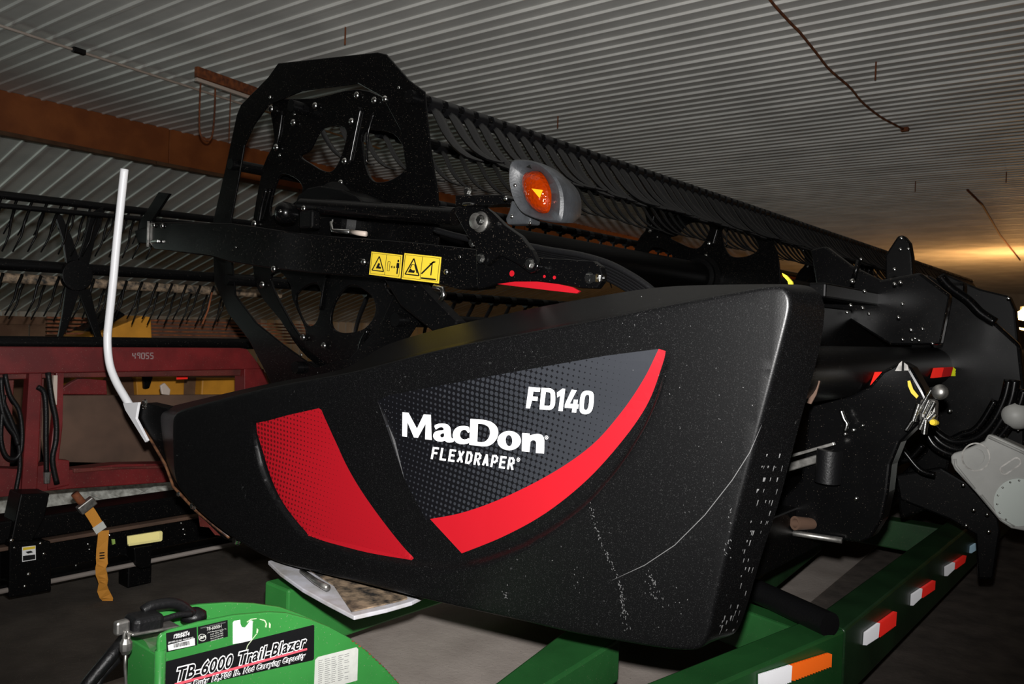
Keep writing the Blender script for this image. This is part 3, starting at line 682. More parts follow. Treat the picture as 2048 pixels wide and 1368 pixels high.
# ---- reel wheels
def wheel(Y, name='reel_wheel'):
    fr = FY(Y)
    ring_o = [(556, 126), (755, 104), (772, 108), (818, 160), (848, 182), (852, 224), (862, 314), (874, 382), (877, 470), (868, 560), (835, 645), (790, 715), (740, 775), (670, 810), (600, 805), (545, 772), (497, 680), (456, 628), (428, 564), (424, 450), (450, 338), (473, 230), (481, 210), (536, 154)]
    ring_i = [(506, 250), (535, 210), (602, 182), (715, 167), (765, 195), (800, 260), (812, 340), (815, 450), (800, 560), (760, 650), (700, 715), (630, 735), (567, 690), (511, 645), (470, 590), (463, 520), (461, 440), (476, 362), (488, 290)]
    me, c = MB().plate(fr, PL(fr, [ring_o, ring_i]), 0, .012).mesh(name, M['black'])
    root = link(name, me, c, HD); m_ = root.modifiers.new('bevel', 'BEVEL'); m_.width = .004; m_.segments = 2; m_.limit_method = 'ANGLE'
    fr2 = FY(Y+.05)
    sp_o = sm([(545, 205), (630, 196), (716, 178), (780, 205), (830, 260), (862, 330), (872, 440), (866, 560), (815, 665), (740, 725), (650, 735), (600, 700), (560, 640), (515, 580), (503, 500), (507, 430), (527, 330), (548, 280)], 3)
    H = [[(618, 300), (645, 256), (690, 258), (686, 300), (668, 338), (648, 342), (622, 328), (600, 312)],
         [(728, 262), (785, 268), (810, 305), (812, 335), (785, 358), (752, 364), (736, 348), (726, 310)],
         [(560, 350), (588, 356), (604, 374), (594, 400), (560, 420), (540, 430), (544, 390)],
         [(661, 634), (672, 599), (702, 570), (742, 592), (750, 625), (728, 657), (690, 666), (666, 658)],
         [(592, 590), (628, 566), (642, 590), (634, 640), (616, 652), (600, 630)],
         [(540, 560), (560, 545), (580, 570), (585, 600), (610, 660), (600, 672), (570, 625)],
         [(800, 560), (832, 520), (838, 470), (815, 470), (785, 520), (770, 570), (785, 590)]]
    hs = [sm([(a, b, 0)[:2] for a, b in h], 4) for h in H]
    sp = MB().plate(fr2, PL(fr2, [sp_o]+hs), 0, .016).build('spoke_plate', M['black'], root, bevel=.006, seg=3)
    # pressed ridges of the spokes
    rg = MB()
    fr3 = .045
    for L, r in [([(722, 215), (712, 262), (698, 332)], .010), ([(533, 378), (524, 412), (518, 446)], .011), ([(541, 378), (532, 412), (524, 440)], .007), ([(565, 222), (558, 270), (550, 300)], .007), ([(748, 226), (736, 268), (733, 330)], .006), ([(655, 545), (648, 570), (640, 620)], .006), ([(735, 660), (722, 690), (720, 720)], .012)]:
        MB().tube(catmull([onY(x, y, Y+fr3) for x, y in L], 4, False), r, 8).build('spoke_ridge', M['black'], root, smooth=True)
    c1 = lambda x, y: (380+x/3.42, 60+y/3.42); c2 = lambda x, y: (380+x/3.42, 400+y/3.42)
    for x, y in [c1(557, 541), c1(710, 633), c1(857, 518), c1(1142, 447), c1(1262, 482), c1(1335, 472), c1(1107, 625), c1(1060, 897), c1(1033, 1046), c1(592, 803), c1(443, 1325), c2(497, 580), c2(775, 940), c2(918, 996)]:
        bolt(x, y, Y+.04 if (x, y) != c1(1335, 472) else Y, 7.2, root)
    for x, y in [c1(550, 460), c1(615, 858), c1(716, 577), c2(762, 1060), c1(1430, 395)]: bolt(x, y, Y-.004, 3.4, root)
    hub = onY(655, 442, Y)
    MB().lathe(hub+Vector((0, .02, 0)), (0, -1, 0), [(-.05, .19), (0, .19), (.03, .16), (.06, .16), (.07, .10)], 32).build('hub', M['black2'], root, angle=40)
    return root
WY = 2.34
wh = wheel(WY)
bolts_px = (713, 190)
XA = onY(*bolts_px, WY).x
SPK = [c for c in wh.children if c.name.startswith('spoke_plate')][0]
def copy_wheel(Y, sc=1):
    # the wheels in the middle of the reel have the spoke plate only
    dY = Y-WY; c = SPK.copy(); COL.objects.link(c); c.name = 'reel_wheel'; c.parent = HD; WL[c.name] = WL[SPK.name]+Vector((0, dY, 0)); c.location = WL[c.name]-WL[HD.name]
    for ch in list(wh.children):
        if ch == SPK: continue
        k = ch.copy(); COL.objects.link(k); k.parent = c; k.location = ch.location + WL[wh.name]-WL[SPK.name]
    return c
Y2 = onX(1443, 440, XA).y
copy_wheel(Y2)
Y3 = WY + (Y2-WY)*2.02; copy_wheel(Y3)
Y4 = Y3+.35; copy_wheel(Y4); copy_wheel(Y4+(Y2-WY))
# ---- reel bats with fingers
bats = [(828, 196), (592, 214), (470, 330), (462, 560), (600, 735), (800, 640)]
YE = 14.0
def finger_me(kind, fat=1):
    prof = [(0, 0), (.05, -.06), (.10, -.13), (.17, -.20), (.25, -.25), (.33, -.275)]
    ang = kind
    mb = MB(); ca, sa = math.cos(ang), math.sin(ang)
    pts = [Vector((x*ca - z*sa, 0, x*sa + z*ca)) for x, z in prof]
    mb.tube(catmull(pts, 2, False), [q*fat for q in [.017, .018, .019, .019, .018, .017, .016, .014, .012, .009, .005]], 6, flat=.6)
    mb.lathe((0, 0, 0), (0, 1, 0), [(-.03, .038), (.03, .038)], 8)
    me, c = mb.mesh('finger', M['finger'], smooth=False, center=Vector((0, 0, 0))); me.shade_smooth(); me.set_sharp_from_angle(angle=math.radians(50)); return me
fm = {0: finger_me(0, 1.45), 1: finger_me(0), 2: finger_me(-.9), 3: finger_me(-1.2), 4: finger_me(-.8), 5: finger_me(-.3)}
count = 0
for bi, (x, y) in enumerate(bats):
    p = onY(x, y, WY); X, Z = p.x, p.z
    rb = .030
    bt = MB().tube([(X, WY-.03, Z), (X, YE, Z)], rb, 14)
    bt.beam((X, WY+.02, Z-.002), (X, YE, Z-.002), .075, .018)
    bat = bt.build('reel_bat', M['black2'], HD, angle=40)
    n = {0: 118, 1: 76, 2: 28, 3: 24, 4: 24, 5: 28}[bi]; stp = {0: .10, 1: .15}.get(bi, .2)
    for k in range(n):
        Y = WY+(.10 if bi < 2 else .95)+k*stp
        if Y > YE: break
        # fingers of the uppermost bat lie almost flat, overlapping like scales
        f = link('finger', fm[bi], (X+.01, Y, Z-.01), bat, rot=(random.uniform(-.04, .04), random.uniform(-.03, .03), random.uniform(-.10, .02)))
    if bi == 1:
        for k in range(18): bolt(0, 0, 0, 1, bat, p=Vector((X+.03, WY+.25+k*.15, Z-.03))).scale = (.009,)*3
# ---- reel centre tube
hub = onY(655, 442, WY)
MB().tube([(hub.x, WY+.03, hub.z), (hub.x, YE, hub.z)], .125, 28).build('reel_tube', M['black2'], HD, smooth=True, angle=40)

# ---- reel arm with warning signs
YA = 2.08; fa = FY(YA)
arm = plate('reel_arm', fa, [[(299, 444), (460, 446), (530, 456), (596, 466), (661, 472), (813, 483), (953, 498), (960, 575), (918, 579), (877, 568), (742, 555), (634, 547), (544, 537), (459, 524), (422, 513), (308, 498), (298, 485)]], 0, .09, M['black'], HD, bevel=.006, seg=3)
plate('arm_end_plate', FY(YA-.012), [[(950, 500), (972, 531), (997, 509), (1029, 511), (1110, 517), (1186, 522), (1200, 532), (1205, 548), (1203, 563), (1193, 577), (1158, 576), (1134, 570), (1074, 563), (1024, 563), (994, 568), (955, 579)]], 0, .03, M['black'], arm, bevel=.005)
horn = plate('pivot_horn', FY(YA-.045), [[(910, 414), (937, 409), (960, 409), (982, 424), (1007, 449), (1039, 471), (1061, 499), (1070, 518), (1076, 531), (1070, 543), (1059, 547), (1034, 528), (997, 509), (972, 531), (952, 520), (950, 494), (932, 469), (910, 429)]], 0, .03, M['black'], HD, bevel=.005)
MB().lathe(onY(962, 444, YA-.045), (0, -1, 0), [(-.01, .034), (.006, .036), (.014, .03), (.03, .028), (.036, .012)], 20).build('pivot_pin', M['steel'], horn, angle=40)
bolt(962, 440, YA-.08, 8, horn, True)
for x, y, r in [(963, 517, 8), (1061, 528, 9)]: bolt(x, y, YA-.05, r, horn, True)
bolt(1180, 556, YA-.014, 9, arm, True); MB().box(onY(1191, 557, YA-.02), (.02, .03, .022)).build('bolt_head', M['zinc'], arm)
for x, y, r in [(548, 538, 7), (728, 524, 7), (893, 544, 6), (920, 514, 3.5), (472, 495, 2.5), (1207, 556, 4), (964, 564, 4)]: bolt(x, y, YA-.004, r, arm)
for x, y, r in [(1024, 547, .0105), (1089, 553, .005), (1109, 555, .006)]:
    MB().lathe(onY(x, y, YA-.0125), (0, -1, 0), [(0, r), (.001, r)], 14).build('red_mark', M['red'], arm, lab='red paint mark')
plate('height_flag', FY(YA-.02), [[(994, 568), (1029, 563), (1074, 563), (1116, 568), (1144, 574), (1159, 582), (1153, 587), (1099, 581), (1049, 575)]], 0, .01, M['red'], HD, bevel=.001, lab='thin red blade below the arm')
# end of arm: clamp and blade
plate('arm_blade', FY(YA+.03), [[(276, 470), (281, 440), (317, 384), (339, 387), (303, 442), (300, 470)]], 0, .015, M['black2'], arm, bevel=.003)
plate('arm_clamp', FY(YA+.01), [[(268, 462), (285, 455), (300, 456), (300, 488), (275, 486)]], 0, .06, M['black2'], arm, bevel=.006)
for x, y in [(308, 451), (325, 452)]: bolt(x, y, YA-.004, 5, arm)
MB().box(onY(311, 483, YA-.012), (.08, .02, .018)).build('clamp_bolt', M['zinc'], arm, bevel=.004)
MB().box(onY(296, 468, YA-.008), (.006, .012, .14)).build('edge_trim', M['steel'], arm)
def sign(loop, parent, pic):
    lo = [onY(x, y, YA-.002) for x, y in loop]
    o = plate('warning_sign', FY(YA-.0025), [loop], 0, .0022, M['yellowlabel'], parent, bevel=0, lab='yellow warning pictogram sign')
    ax, ay = loop[0]; bx, by = loop[1]; dx, dy = loop[3]
    def q(u, v): return (ax+(bx-ax)*u+(dx-ax)*v, ay+(by-ay)*u+(dy-ay)*v)
    mb = MB(); fr = FY(YA-.0034)
    def poly(L): mb.plate(fr, PL(fr, [[q(*p) for p in L]]), 0, .0006)
    def ln(a, b, t=.02):
        a, b = Vector(a), Vector(b); d = (b-a).normalized(); n = Vector((-d.y, d.x))*t; poly([a-n, b-n, b+n, a+n])
    ln((.04, .06), (.96, .06), .006); ln((.04, .94), (.96, .94), .006); ln((.03, .06), (.03, .94), .005); ln((.97, .06), (.97, .94), .005); ln((.5, .06), (.5, .94), .005)
    ln((.27, .17), (.08, .80), .016); ln((.27, .17), (.46, .80), .016); ln((.08, .80), (.46, .80), .022)
    if pic == 0:
        poly([(.2, .7), (.36, .7), (.36, .62), (.3, .6), (.32, .48), (.26, .46), (.22, .6)])
        ln((.57, .35), (.64, .35), .008); ln((.57, .75), (.64, .75), .008); ln((.57, .35), (.57, .75), .006); ln((.64, .35), (.64, .75), .006)
        ln((.69, .56), (.81, .56), .012); poly([(.68, .56), (.72, .49), (.72, .63)]); poly([(.82, .56), (.78, .49), (.78, .63)])
        poly([(.86, .36), (.94, .36), (.95, .58), (.92, .58), (.92, .84), (.88, .84), (.88, .58), (.85, .58)]); poly([(.88, .22), (.92, .22), (.93, .3), (.9, .34), (.87, .3)])
    else:
        poly([(.15, .72), (.32, .72), (.34, .62), (.26, .62), (.2, .56)]); ln((.2, .55), (.24, .4), .012); ln((.24, .4), (.31, .4), .012); ln((.31, .4), (.4, .72), .012)
        ln((.52, .88), (.93, .88), .03); ln((.52, .72), (.82, .2), .022); ln((.78, .22), (.78, .74), .014); ln((.72, .32), (.86, .2), .02)
    mb.build('pictogram', M['decalblack'], o)
sign([(743, 503), (804, 510), (800, 557), (738, 549)], arm, 0)
sign([(809, 506), (882, 514), (877, 567), (803, 558)], arm, 1)
# brace and cylinder
plate('arm_brace', FY(YA+.14), [[(765, 556), (838, 566), (870, 600), (915, 645), (905, 665), (870, 668), (800, 612)]], 0, .06, M['black2'], HD, bevel=.01)
cyl = MB().tube([onY(606, 411, YA+.06), onY(912, 433, YA+.06)], .034, 20).build('lift_cylinder', M['black'], HD, smooth=True, angle=40)
MB().lathe(onY(567, 425, YA+.03), (0, -1, 0), [(-.05, .045), (0, .05), (.02, .042), (.035, .02)], 20).build('cylinder_eye', M['black'], cyl, angle=40)
bolt(561, 423, YA-.01, 4, cyl); bolt(608, 417, YA, 6, cyl); 
plate('motor_cover', FY(YA+.12), [[(588, 412), (594, 392), (615, 376), (640, 371), (680, 378), (712, 392), (735, 412)]], 0, .16, M['black2'], HD, bevel=.01, sm=())
MB().box(onY(620, 440, YA+.03), (.09, .05, .08)).build('cylinder_mount', M['black2'], cyl, bevel=.01)
fit = MB().tube([onY(663, 444, YA+.02), onY(666, 462, YA+.02), onY(700, 464, YA+.02)], .010, 10).build('hose_fitting', M['zinc'], arm, smooth=True)
MB().tube([onY(665, 439, YA+.02), onY(664, 450, YA+.02)], .005, 8).build('valve_stem', M['zinc'], fit)
MB().tube([onY(702, 464, YA+.02), onY(732, 468, YA+.02)], .011, 10).build('brass_coupling', M['conduit'], fit, smooth=True, lab='dusty brass coupling')
MB().tube([onY(868, 574, YA-.02), onY(885, 578, YA-.02), onY(888, 590, YA-.02), onY(882, 600, YA-.02)], .010, 10).build('hose_fitting', M['zinc'], arm, smooth=True)
MB().tube(catmull([onY(x, y, YA+.1) for x, y in [(870, 460), (905, 470), (945, 480), (960, 490)]], 4, False), .012, 8).build('arm_hose', M['rubber'], arm, smooth=True)
bolt(946, 486, YA-.01, 7, horn, True)
# amber lamp on its bracket
lb = plate('lamp_bracket', FY(YA-.09), [[(910, 390), (1008, 389), (1014, 396), (1012, 408), (910, 411)]], 0, .07, M['black'], HD, bevel=.004)
MB().beam(onY(937, 372, YA-.05), onY(937, 398, YA-.05), .02, .02).build('bracket_bolt', M['zinc'], lb)
bolt(937, 383, YA-.07, 7.5, lb, True); MB().box(onY(937, 408, YA-.09), (.04, .02, .01)).build('washer', M['zinc'], lb, bevel=.003)
LYF = YA-.17; fl = FY(LYF)
def loopscale(L, c, s, sy=None): sy = sy or s; return [(c[0]+(p[0]-c[0])*s, c[1]+(p[1]-c[1])*sy) for p in L]
ho = PL(fl, [[(1026, 323), (1049, 320), (1079, 326), (1106, 345), (1124, 372), (1130, 404), (1127, 438), (1120, 444), (1094, 443), (1068, 436), (1046, 425), (1030, 400), (1022, 370), (1021, 345)]], (0,))[0]
hi = PL(fl, [[(1041, 349), (1049, 341), (1069, 340), (1085, 352), (1096, 378), (1097, 400), (1092, 420), (1080, 425), (1064, 421), (1048, 402), (1040, 376)]], (0,))[0]
def resample(L, n):
    L = [Vector(p) for p in L]; ds = [0]
    for i in range(len(L)): ds.append(ds[-1]+(L[(i+1) % len(L)]-L[i]).length)
    out = []; j = 0
    for k in range(n):
        t = ds[-1]*k/n
        while ds[j+1] < t: j += 1
        out.append(L[j].lerp(L[(j+1) % len(L)], (t-ds[j])/(ds[j+1]-ds[j]+1e-9)))
    return out
def loft(fr, loops, depths, cap0=False, cap1=False):
    mb = MB(); n = len(loops[0])
    for L, d in zip(loops, depths): mb.v += [fr.w(p[0], p[1], d) for p in L]
    for i in range(len(loops)-1):
        for k in range(n): mb.f.append((i*n+k, i*n+(k+1) % n, (i+1)*n+(k+1) % n, (i+1)*n+k))
    if cap0: mb.f.append(tuple(range(n)))
    if cap1: mb.f.append(tuple((len(loops)-1)*n+k for k in range(n)))
    return mb
n_ = 64
HO = resample(ho, n_); HI = resample(hi, n_)
# start both loops at matching angle
def align(L, c):
    k = min(range(len(L)), key=lambda i: abs(math.atan2(L[i].y-c.y, L[i].x-c.x)-2.2)); return L[k:]+L[:k]
cH = sum(HO, Vector((0, 0)))/n_; cI = sum(HI, Vector((0, 0)))/n_
HO = align(HO, cH); HI = align(HI, cI)
sc_ = lambda L, c, s: [c+(p-c)*s for p in L]
lam = loft(fl, [sc_(HI, cI, .96), HI, [a.lerp(b, .15) for a, b in zip(HI, HO)], [a.lerp(b, .85) for a, b in zip(HI, HO)], HO, HO, sc_(HO, cH, .96), sc_(HO, cH, .7)], [.03, .02, .002, -.012, -.006, .03, .06, .13], cap1=True)
lamp = lam.build('clearance_lamp', M['lampgrey'], HD, angle=45, fixn=True, lab='grey lamp housing')
le = loft(fl, [HI, sc_(HI, cI, .92), sc_(HI, cI, .75), sc_(HI, cI, .5), sc_(HI, cI, .25), sc_(HI, cI, .05)], [.024, .006, -.006, -.014, -.018, -.019], cap1=True)
le.build('lens', M['amber'], lamp, smooth=True, fixn=True, lab='faceted amber lens')
plate('mount_foot', FY(LYF+.03), [[(1022, 400), (1046, 418), (1062, 437), (1061, 448), (1014, 449), (1010, 438), (1018, 420)]], 0, .05, M['lampgrey'], lamp, bevel=.006)
for x, y, r in [(1030, 371, 4.5), (1024, 433, 4.5), (1060, 446, 3.5), (1012, 397, 5)]: bolt(x, y, LYF-.002 if y != 433 else LYF+.028, r, lamp)
plate('reflector_wedge', FY(LYF-.019), [[(1063, 377), (1085, 380), (1079, 396)]], 0, .002, mat('bright_orange_facet', (.9, .32, .01), .2), lamp)
plate('reflector_chip', FY(LYF-.009), [[(1052, 334), (1060, 329), (1063, 337)]], 0, .002, M['zinc'], lamp)
# hose bundle over the back of the shield
for k in range(6):
    L = [(1040, 488+k*2.2), (1100, 500+k*3.5), (1160, 510+k*4), (1215, 526+k*5), (1262, 550+k*5), (1300, 576+k*5), (1330, 605+k*5)]
    MB().tube(catmull([onY(x-k*2.5, y, YA+.16+k*.012) for x, y in L], 5, False), .011, 8).build('hose', M['rubber'], HD, smooth=True)

# ---------------------------------------------------------------- rear of the header
XT = -.97
pt = onX(1650, 746, XT); RT = 54*((pt-C0).dot(fwd))/F
ZT = pt.z
pe = onX(1912, 745, XT)
MB().tube([(XT, 2.3, ZT), (XT, pe.y, ZT)], RT, 32).build('back_tube', M['black2'], HD, smooth=True, angle=40)
MB().tube([(XT, pe.y, ZT), (XT, YE, ZT)], RT*.98, 24).build('back_tube', M['black2'], HD, smooth=True, angle=40)
MB().lathe((XT, pe.y, ZT), (0, 1, 0), [(-.03, RT*1.0), (-.02, RT*1.12), (.03, RT*1.12), (.04, RT)], 32).build('tube_flange', M['black'], HD, angle=40)
ft = FX(XT+RT*1.0)
def tape(name, fr, L, m, par, lab): return plate(name, fr, [L], -.003, 0, m, par, lab=lab)
def prism_tape(name, fr, L, m, par, lab=None, n=14, k=1.0):
    """reflective tape with raised prism facets; L: corners near-top, far-top, far-bottom, near-bottom"""
    a, b, c, d = [Vector(fr.px(*p)) for p in L]; mb = MB(); wf = (b-a).length/n*k
    mb.v = []
    for i in range(n):
        t0, t1 = i/n, (i+1)/n
        p0_, p1_, q0_, q1_ = a.lerp(b, t0), a.lerp(b, t1), d.lerp(c, t0), d.lerp(c, t1)
        mb.add([fr.w(*p0_, -.001), fr.w(*p1_, -.001-wf), fr.w(*q1_, -.001-wf), fr.w(*q0_, -.001), fr.w(*p1_, -.001), fr.w(*q1_, -.001)], [(0, 1, 2, 3), (1, 4, 5, 2)])
    mb.add([fr.w(*a, 0), fr.w(*b, 0), fr.w(*c, 0), fr.w(*d, 0)], [(3, 2, 1, 0)])
    return mb.build(name, m, par, lab=lab)
prism_tape('reflective_tape', ft, [(1749, 744), (1776, 743), (1770, 766), (1740, 770)], M['redtape'], HD, 'red reflective strip')
prism_tape('reflective_tape', ft, [(1866, 736), (1882, 735), (1877, 754), (1860, 756)], M['redtape'], HD, 'red reflective strip')
prism_tape('reflective_tape', ft, [(1882, 735), (1900, 734), (1895, 752), (1877, 754)], mat('dark_red_tape', (.35, .01, .01), .4), HD, 'dark red reflective strip')
prism_tape('reflective_tape', ft, [(1905, 734), (1922, 734), (1917, 751), (1900, 752)], mat('lime_reflective_tape', (.75, .8, .02), .4), HD, 'yellow green reflective strip')
# main beam and upper tubes behind the shield
def longbox(name, X, Z, wx, wz, y0, y1, m=M['black2'], bev=.008): return MB().box((X, (y0+y1)/2, Z), (wx, y1-y0, wz)).build(name, m, HD, bevel=bev)
longbox('main_beam', -1.30, 1.56, .20, .26, 2.32, YE)
longbox('deck_rear_wall', -1.42, 1.12, .05, .85, 2.30, YE)
longbox('upper_rail', -1.12, 1.74, .07, .06, 3.2, YE)
longbox('lower_beam', -1.25, .80, .28, .20, 2.35, YE)
for k in range(16): MB().tube([(-1.36, 2.36+k*.11, 1.70), (-1.42, 2.36+k*.11, 1.2), (-1.6, 2.36+k*.11, 1.0)], .022, 8).build('deck_rib', M['finger'], HD, smooth=True)
# draper deck floor under the reel
MB().hexa([(-1.45, 2.3, .84), (-2.95, 2.3, .74), (-2.95, YE, .74), (-1.45, YE, .84)], [(-1.45, 2.3, .90), (-2.95, 2.3, .78), (-2.95, YE, .78), (-1.45, YE, .90)]).build('draper_deck', M['rubber'], HD, bevel=.01)
# inner end sheet
plate('end_sheet', FY(2.26), [[(420, 860), (780, 720), (900, 665), (1330, 600), (1580, 600), (1545, 800), (1470, 1050), (1400, 1200), (1050, 1140), (700, 1080), (480, 1020)]], 0, .02, M['black2'], HD, bevel=.004)
# leg / bracket standing on the trailer
fl2 = FY(3.05)
leg = plate('rear_bracket', fl2, [[(1618, 806), (1700, 790), (1738, 772), (1764, 742), (1800, 722), (1822, 735), (1845, 775), (1856, 800), (1835, 850), (1800, 885), (1782, 930), (1776, 985), (1764, 1040), (1742, 1075), (1718, 1086), (1682, 1082), (1545, 1061), (1560, 1000), (1600, 960)]], 0, .10, M['black'], HD, bevel=.012, seg=3)
MB().tube([onY(x, y, 3.03) for x, y in [(1545, 1060), (1600, 1068), (1684, 1081)]], .011, 10).build('bracket_lip', M['steel'], leg, smooth=True)
MB().lathe(onY(1612, 1047, 3.03), (-.5, -1, .1), [(-.05, .020), (.05, .026), (.055, .026), (.055, .017), (.0, .015)], 24).build('pipe_socket', M['brownsheet'], leg, angle=40, lab='open pipe end')
MB().beam(onY(1578, 913, 2.98), onY(1669, 887, 2.98), .02, .012).build('deck_rail', M['steel'], leg, bevel=.002)
MB().beam(onY(1576, 935, 2.98), onY(1669, 907, 2.98), .03, .03).build('deck_rail', M['steel'], leg, bevel=.004)
MB().tube([onY(1660, 900, 2.97), onY(1655, 965, 2.97)], .045, 16).build('rubber_roller', M['rubber'], leg, smooth=True, angle=40)
MB().tube(catmull([onY(x, y, 3.0) for x, y in [(1682, 820), (1688, 838), (1694, 848), (1690, 862)]], 4, False), .008, 8).build('lever', M['zinc'], leg, smooth=True)
for x, y, r in [(1707, 860, 5), (1725, 851, 4), (1712, 997, 5), (1690, 868, 5)]: bolt(x, y, 3.02, r, leg)
for L in [[(1790, 742), (1798, 727), (1804, 722), (1803, 742)], [(1808, 741), (1808, 725), (1815, 730), (1818, 741)]]:
    plate('silver_clip', FY(3.03), [L], 0, .01, M['steel'], leg)
plate('curved_tag', FY(3.03), [[(1815, 762), (1820, 761), (1826, 778), (1837, 792), (1833, 797), (1822, 786), (1816, 772)]], 0, .004, M['yellowlabel'], leg, lab='curved yellow tag')
plate('yellow_tag', FY(2.62), [[(1564, 546), (1573, 551), (1584, 563), (1588, 580), (1580, 580), (1575, 562), (1566, 552)]], 0, .01, M['yellowtape'], HD, lab='curved yellow tag')
plate('lock_plate', FY(2.55), [[(1614, 806), (1632, 760), (1640, 762), (1632, 790), (1622, 808)]], 0, .006, M['brownsheet'], HD)
# second upright bracket, coupler block and hoses
fl3 = FY(4.2)
MB().box(onY(1872, 700, 4.6), (.25, .10, .70)).build('adapter_frame', M['black2'], HD, bevel=.02)
b3 = plate('adapter_plate', FY(4.45), [[(1790, 560), (1850, 548), (1920, 585), (1985, 640), (2040, 690), (2052, 800), (2052, 905), (1975, 870), (1905, 900), (1880, 1010), (1800, 1040), (1790, 960), (1850, 900), (1870, 840), (1880, 780), (1860, 690), (1800, 640)]], 0, .06, M['black'], HD, bevel=.015)
plate('adapter_arm', FY(4.38), [[(1790, 950), (1880, 935), (1990, 1000), (2000, 1060), (1985, 1160), (1955, 1160), (1950, 1070), (1900, 1040), (1800, 1000)]], 0, .05, M['black2'], HD, bevel=.01)
cp = thing_ = MB().box(onY(1858, 822, 2.99), (.05, .05, .08)).build('coupler_block', M['steel'], HD, bevel=.01)
for (a, b, r) in [((1812, 860), (1842, 815), .007), ((1830, 835), (1862, 780), .005), ((1848, 845), (1868, 805), .008), ((1840, 858), (1850, 836), .010), ((1826, 842), (1838, 808), .010), ((1858, 842), (1872, 828), .010), ((1846, 826), (1858, 800), .008), ((1848, 868), (1852, 840), .009)]:
    MB().tube([onY(*a, 2.93), onY(*b, 2.93)], r, 10).build('coupler', M['zinc'], cp, smooth=True, angle=40)
MB().lathe(onY(1880, 784, 2.93), (-.2, -1, .1), [(-.02, .02), (.0, .026), (.015, .021), (.02, .008)], 18).build('coupler_cap', M['steel'], cp, smooth=True)
MB().lathe(onY(1868, 845, 2.90), (-.2, -1, .1), [(-.02, .008), (.0, .011), (.012, .009)], 14).build('brass_nut', M['yellowlabel'], cp)
bolt(1899, 822, 4.3, 5, HD)
for L, r in [([(1860, 850), (1878, 868), (1902, 882), (1930, 882), (1958, 872), (1985, 845), (2008, 800), (2018, 760)], .020), ([(1862, 862), (1880, 884), (1908, 898), (1940, 896), (1972, 880), (2000, 845), (2022, 800), (2030, 760)], .022),
             ([(1855, 870), (1870, 892), (1900, 908), (1935, 908), (1975, 895), (2010, 860), (2035, 820), (2048, 780)], .02), ([(1905, 878), (1925, 868), (1945, 862), (1965, 842), (1990, 800)], .014),
             ([(1795, 895), (1800, 920), (1822, 915), (1845, 890)], .012), ([(1790, 880), (1810, 905), (1840, 940), (1870, 950)], .014)]:
    MB().tube(catmull([onY(x, y, 4.1) for x, y in L], 5, False), r, 10).build('hydraulic_hose', M['black'], HD, smooth=True)
# grey drive housing
FG = FY(4.05)
gc_ = [(1901, 912), (1908, 906), (1922, 902), (1968, 882), (1976, 868), (1990, 872), (2046, 897), (2075, 912), (2110, 960), (2110, 1040), (2080, 1066), (2048, 1062), (2022, 1057), (1999, 1042), (1951, 985), (1909, 940), (1902, 925)]
g = plate('drive_housing', FG, [gc_], 0, .10, M['cast'], HD, bevel=.01, seg=3, lab='grey cast drive housing')
fr_ = FY(4.045)
def pring(name, c, rx, ry, w_, m, par, d0=-.004, d1=0):
    o_ = el(c[0], c[1], rx, ry, 40); i_ = el(c[0], c[1], rx-w_, ry-w_, 40); return plate(name, FG, [o_, i_], d0, d1, m, par)
pring('groove_ring', (1952, 914), 29, 29, 3, M['steel'], g)
plate('cover_disc', FG, [el(1952, 914, 17, 17)], -.006, 0, M['cast'], g)
plate('cover_plate', FG, [el(2038, 1004, 50, 48)], -.010, 0, M['castlight'], g, lab='pale round cover')
for k in range(9):
    a = 2.2+k*.42; x, y = 2038+44*math.cos(a), 1004+43*math.sin(a)
    if x < 2055: bolt(x, y, 4.038, 2.2, g)
def slot(x0, y0, x1, y1, r):
    a = math.atan2(y1-y0, x1-x0); P = []
    for k in range(9): t = a+math.pi/2+math.pi*k/8; P.append((x0+r*math.cos(t), y0+r*math.sin(t)))
    for k in range(9): t = a-math.pi/2+math.pi*k/8; P.append((x1+r*math.cos(t), y1+r*math.sin(t)))
    return P
plate('slot_rim', FG, [slot(2009, 940, 2033, 924, 10), slot(2009, 940, 2033, 924, 7)], -.004, 0, M['steel'], g)
MB().tube([onY(x, y, 4.045) for x, y in [(1977, 874), (2035, 900), (2052, 908)]], .006, 8).build('housing_rib', M['cast'], g, smooth=True)
MB().tube([onY(x, y, 4.045) for x, y in [(1910, 918), (1912, 932), (1949, 978)]], .006, 8).build('housing_rib', M['cast'], g, smooth=True)
MB().tube([onY(x, y, 4.045) for x, y in [(1962, 990), (1998, 1034), (2030, 1052)]], .006, 8).build('housing_rib', M['cast'], g, smooth=True)
for x, y, r in [(1926, 970, 4), (1947, 1020, 4), (1974, 1029, 4), (1932, 1051, 4), (1977, 1063, 4), (2007, 870, 7), (2036, 860, 3)]: bolt(x, y, 4.2, r, HD)
kn = MB().lathe(onY(2029, 830, 4.1), (-.35, -1, .1), [(-.08, .05), (-.05, .058), (-.02, .062), (.01, .055), (.035, .038), (.048, .012)], 28).build('round_cap', M['cast'], HD, smooth=True, lab='round grey cap')
MB().lathe(onY(2034, 822, 4.14), (-.35, -1, .1), [(-.02, .07), (0, .072), (.01, .066)], 28).build('cap_ring', M['castlight'], kn, angle=40)
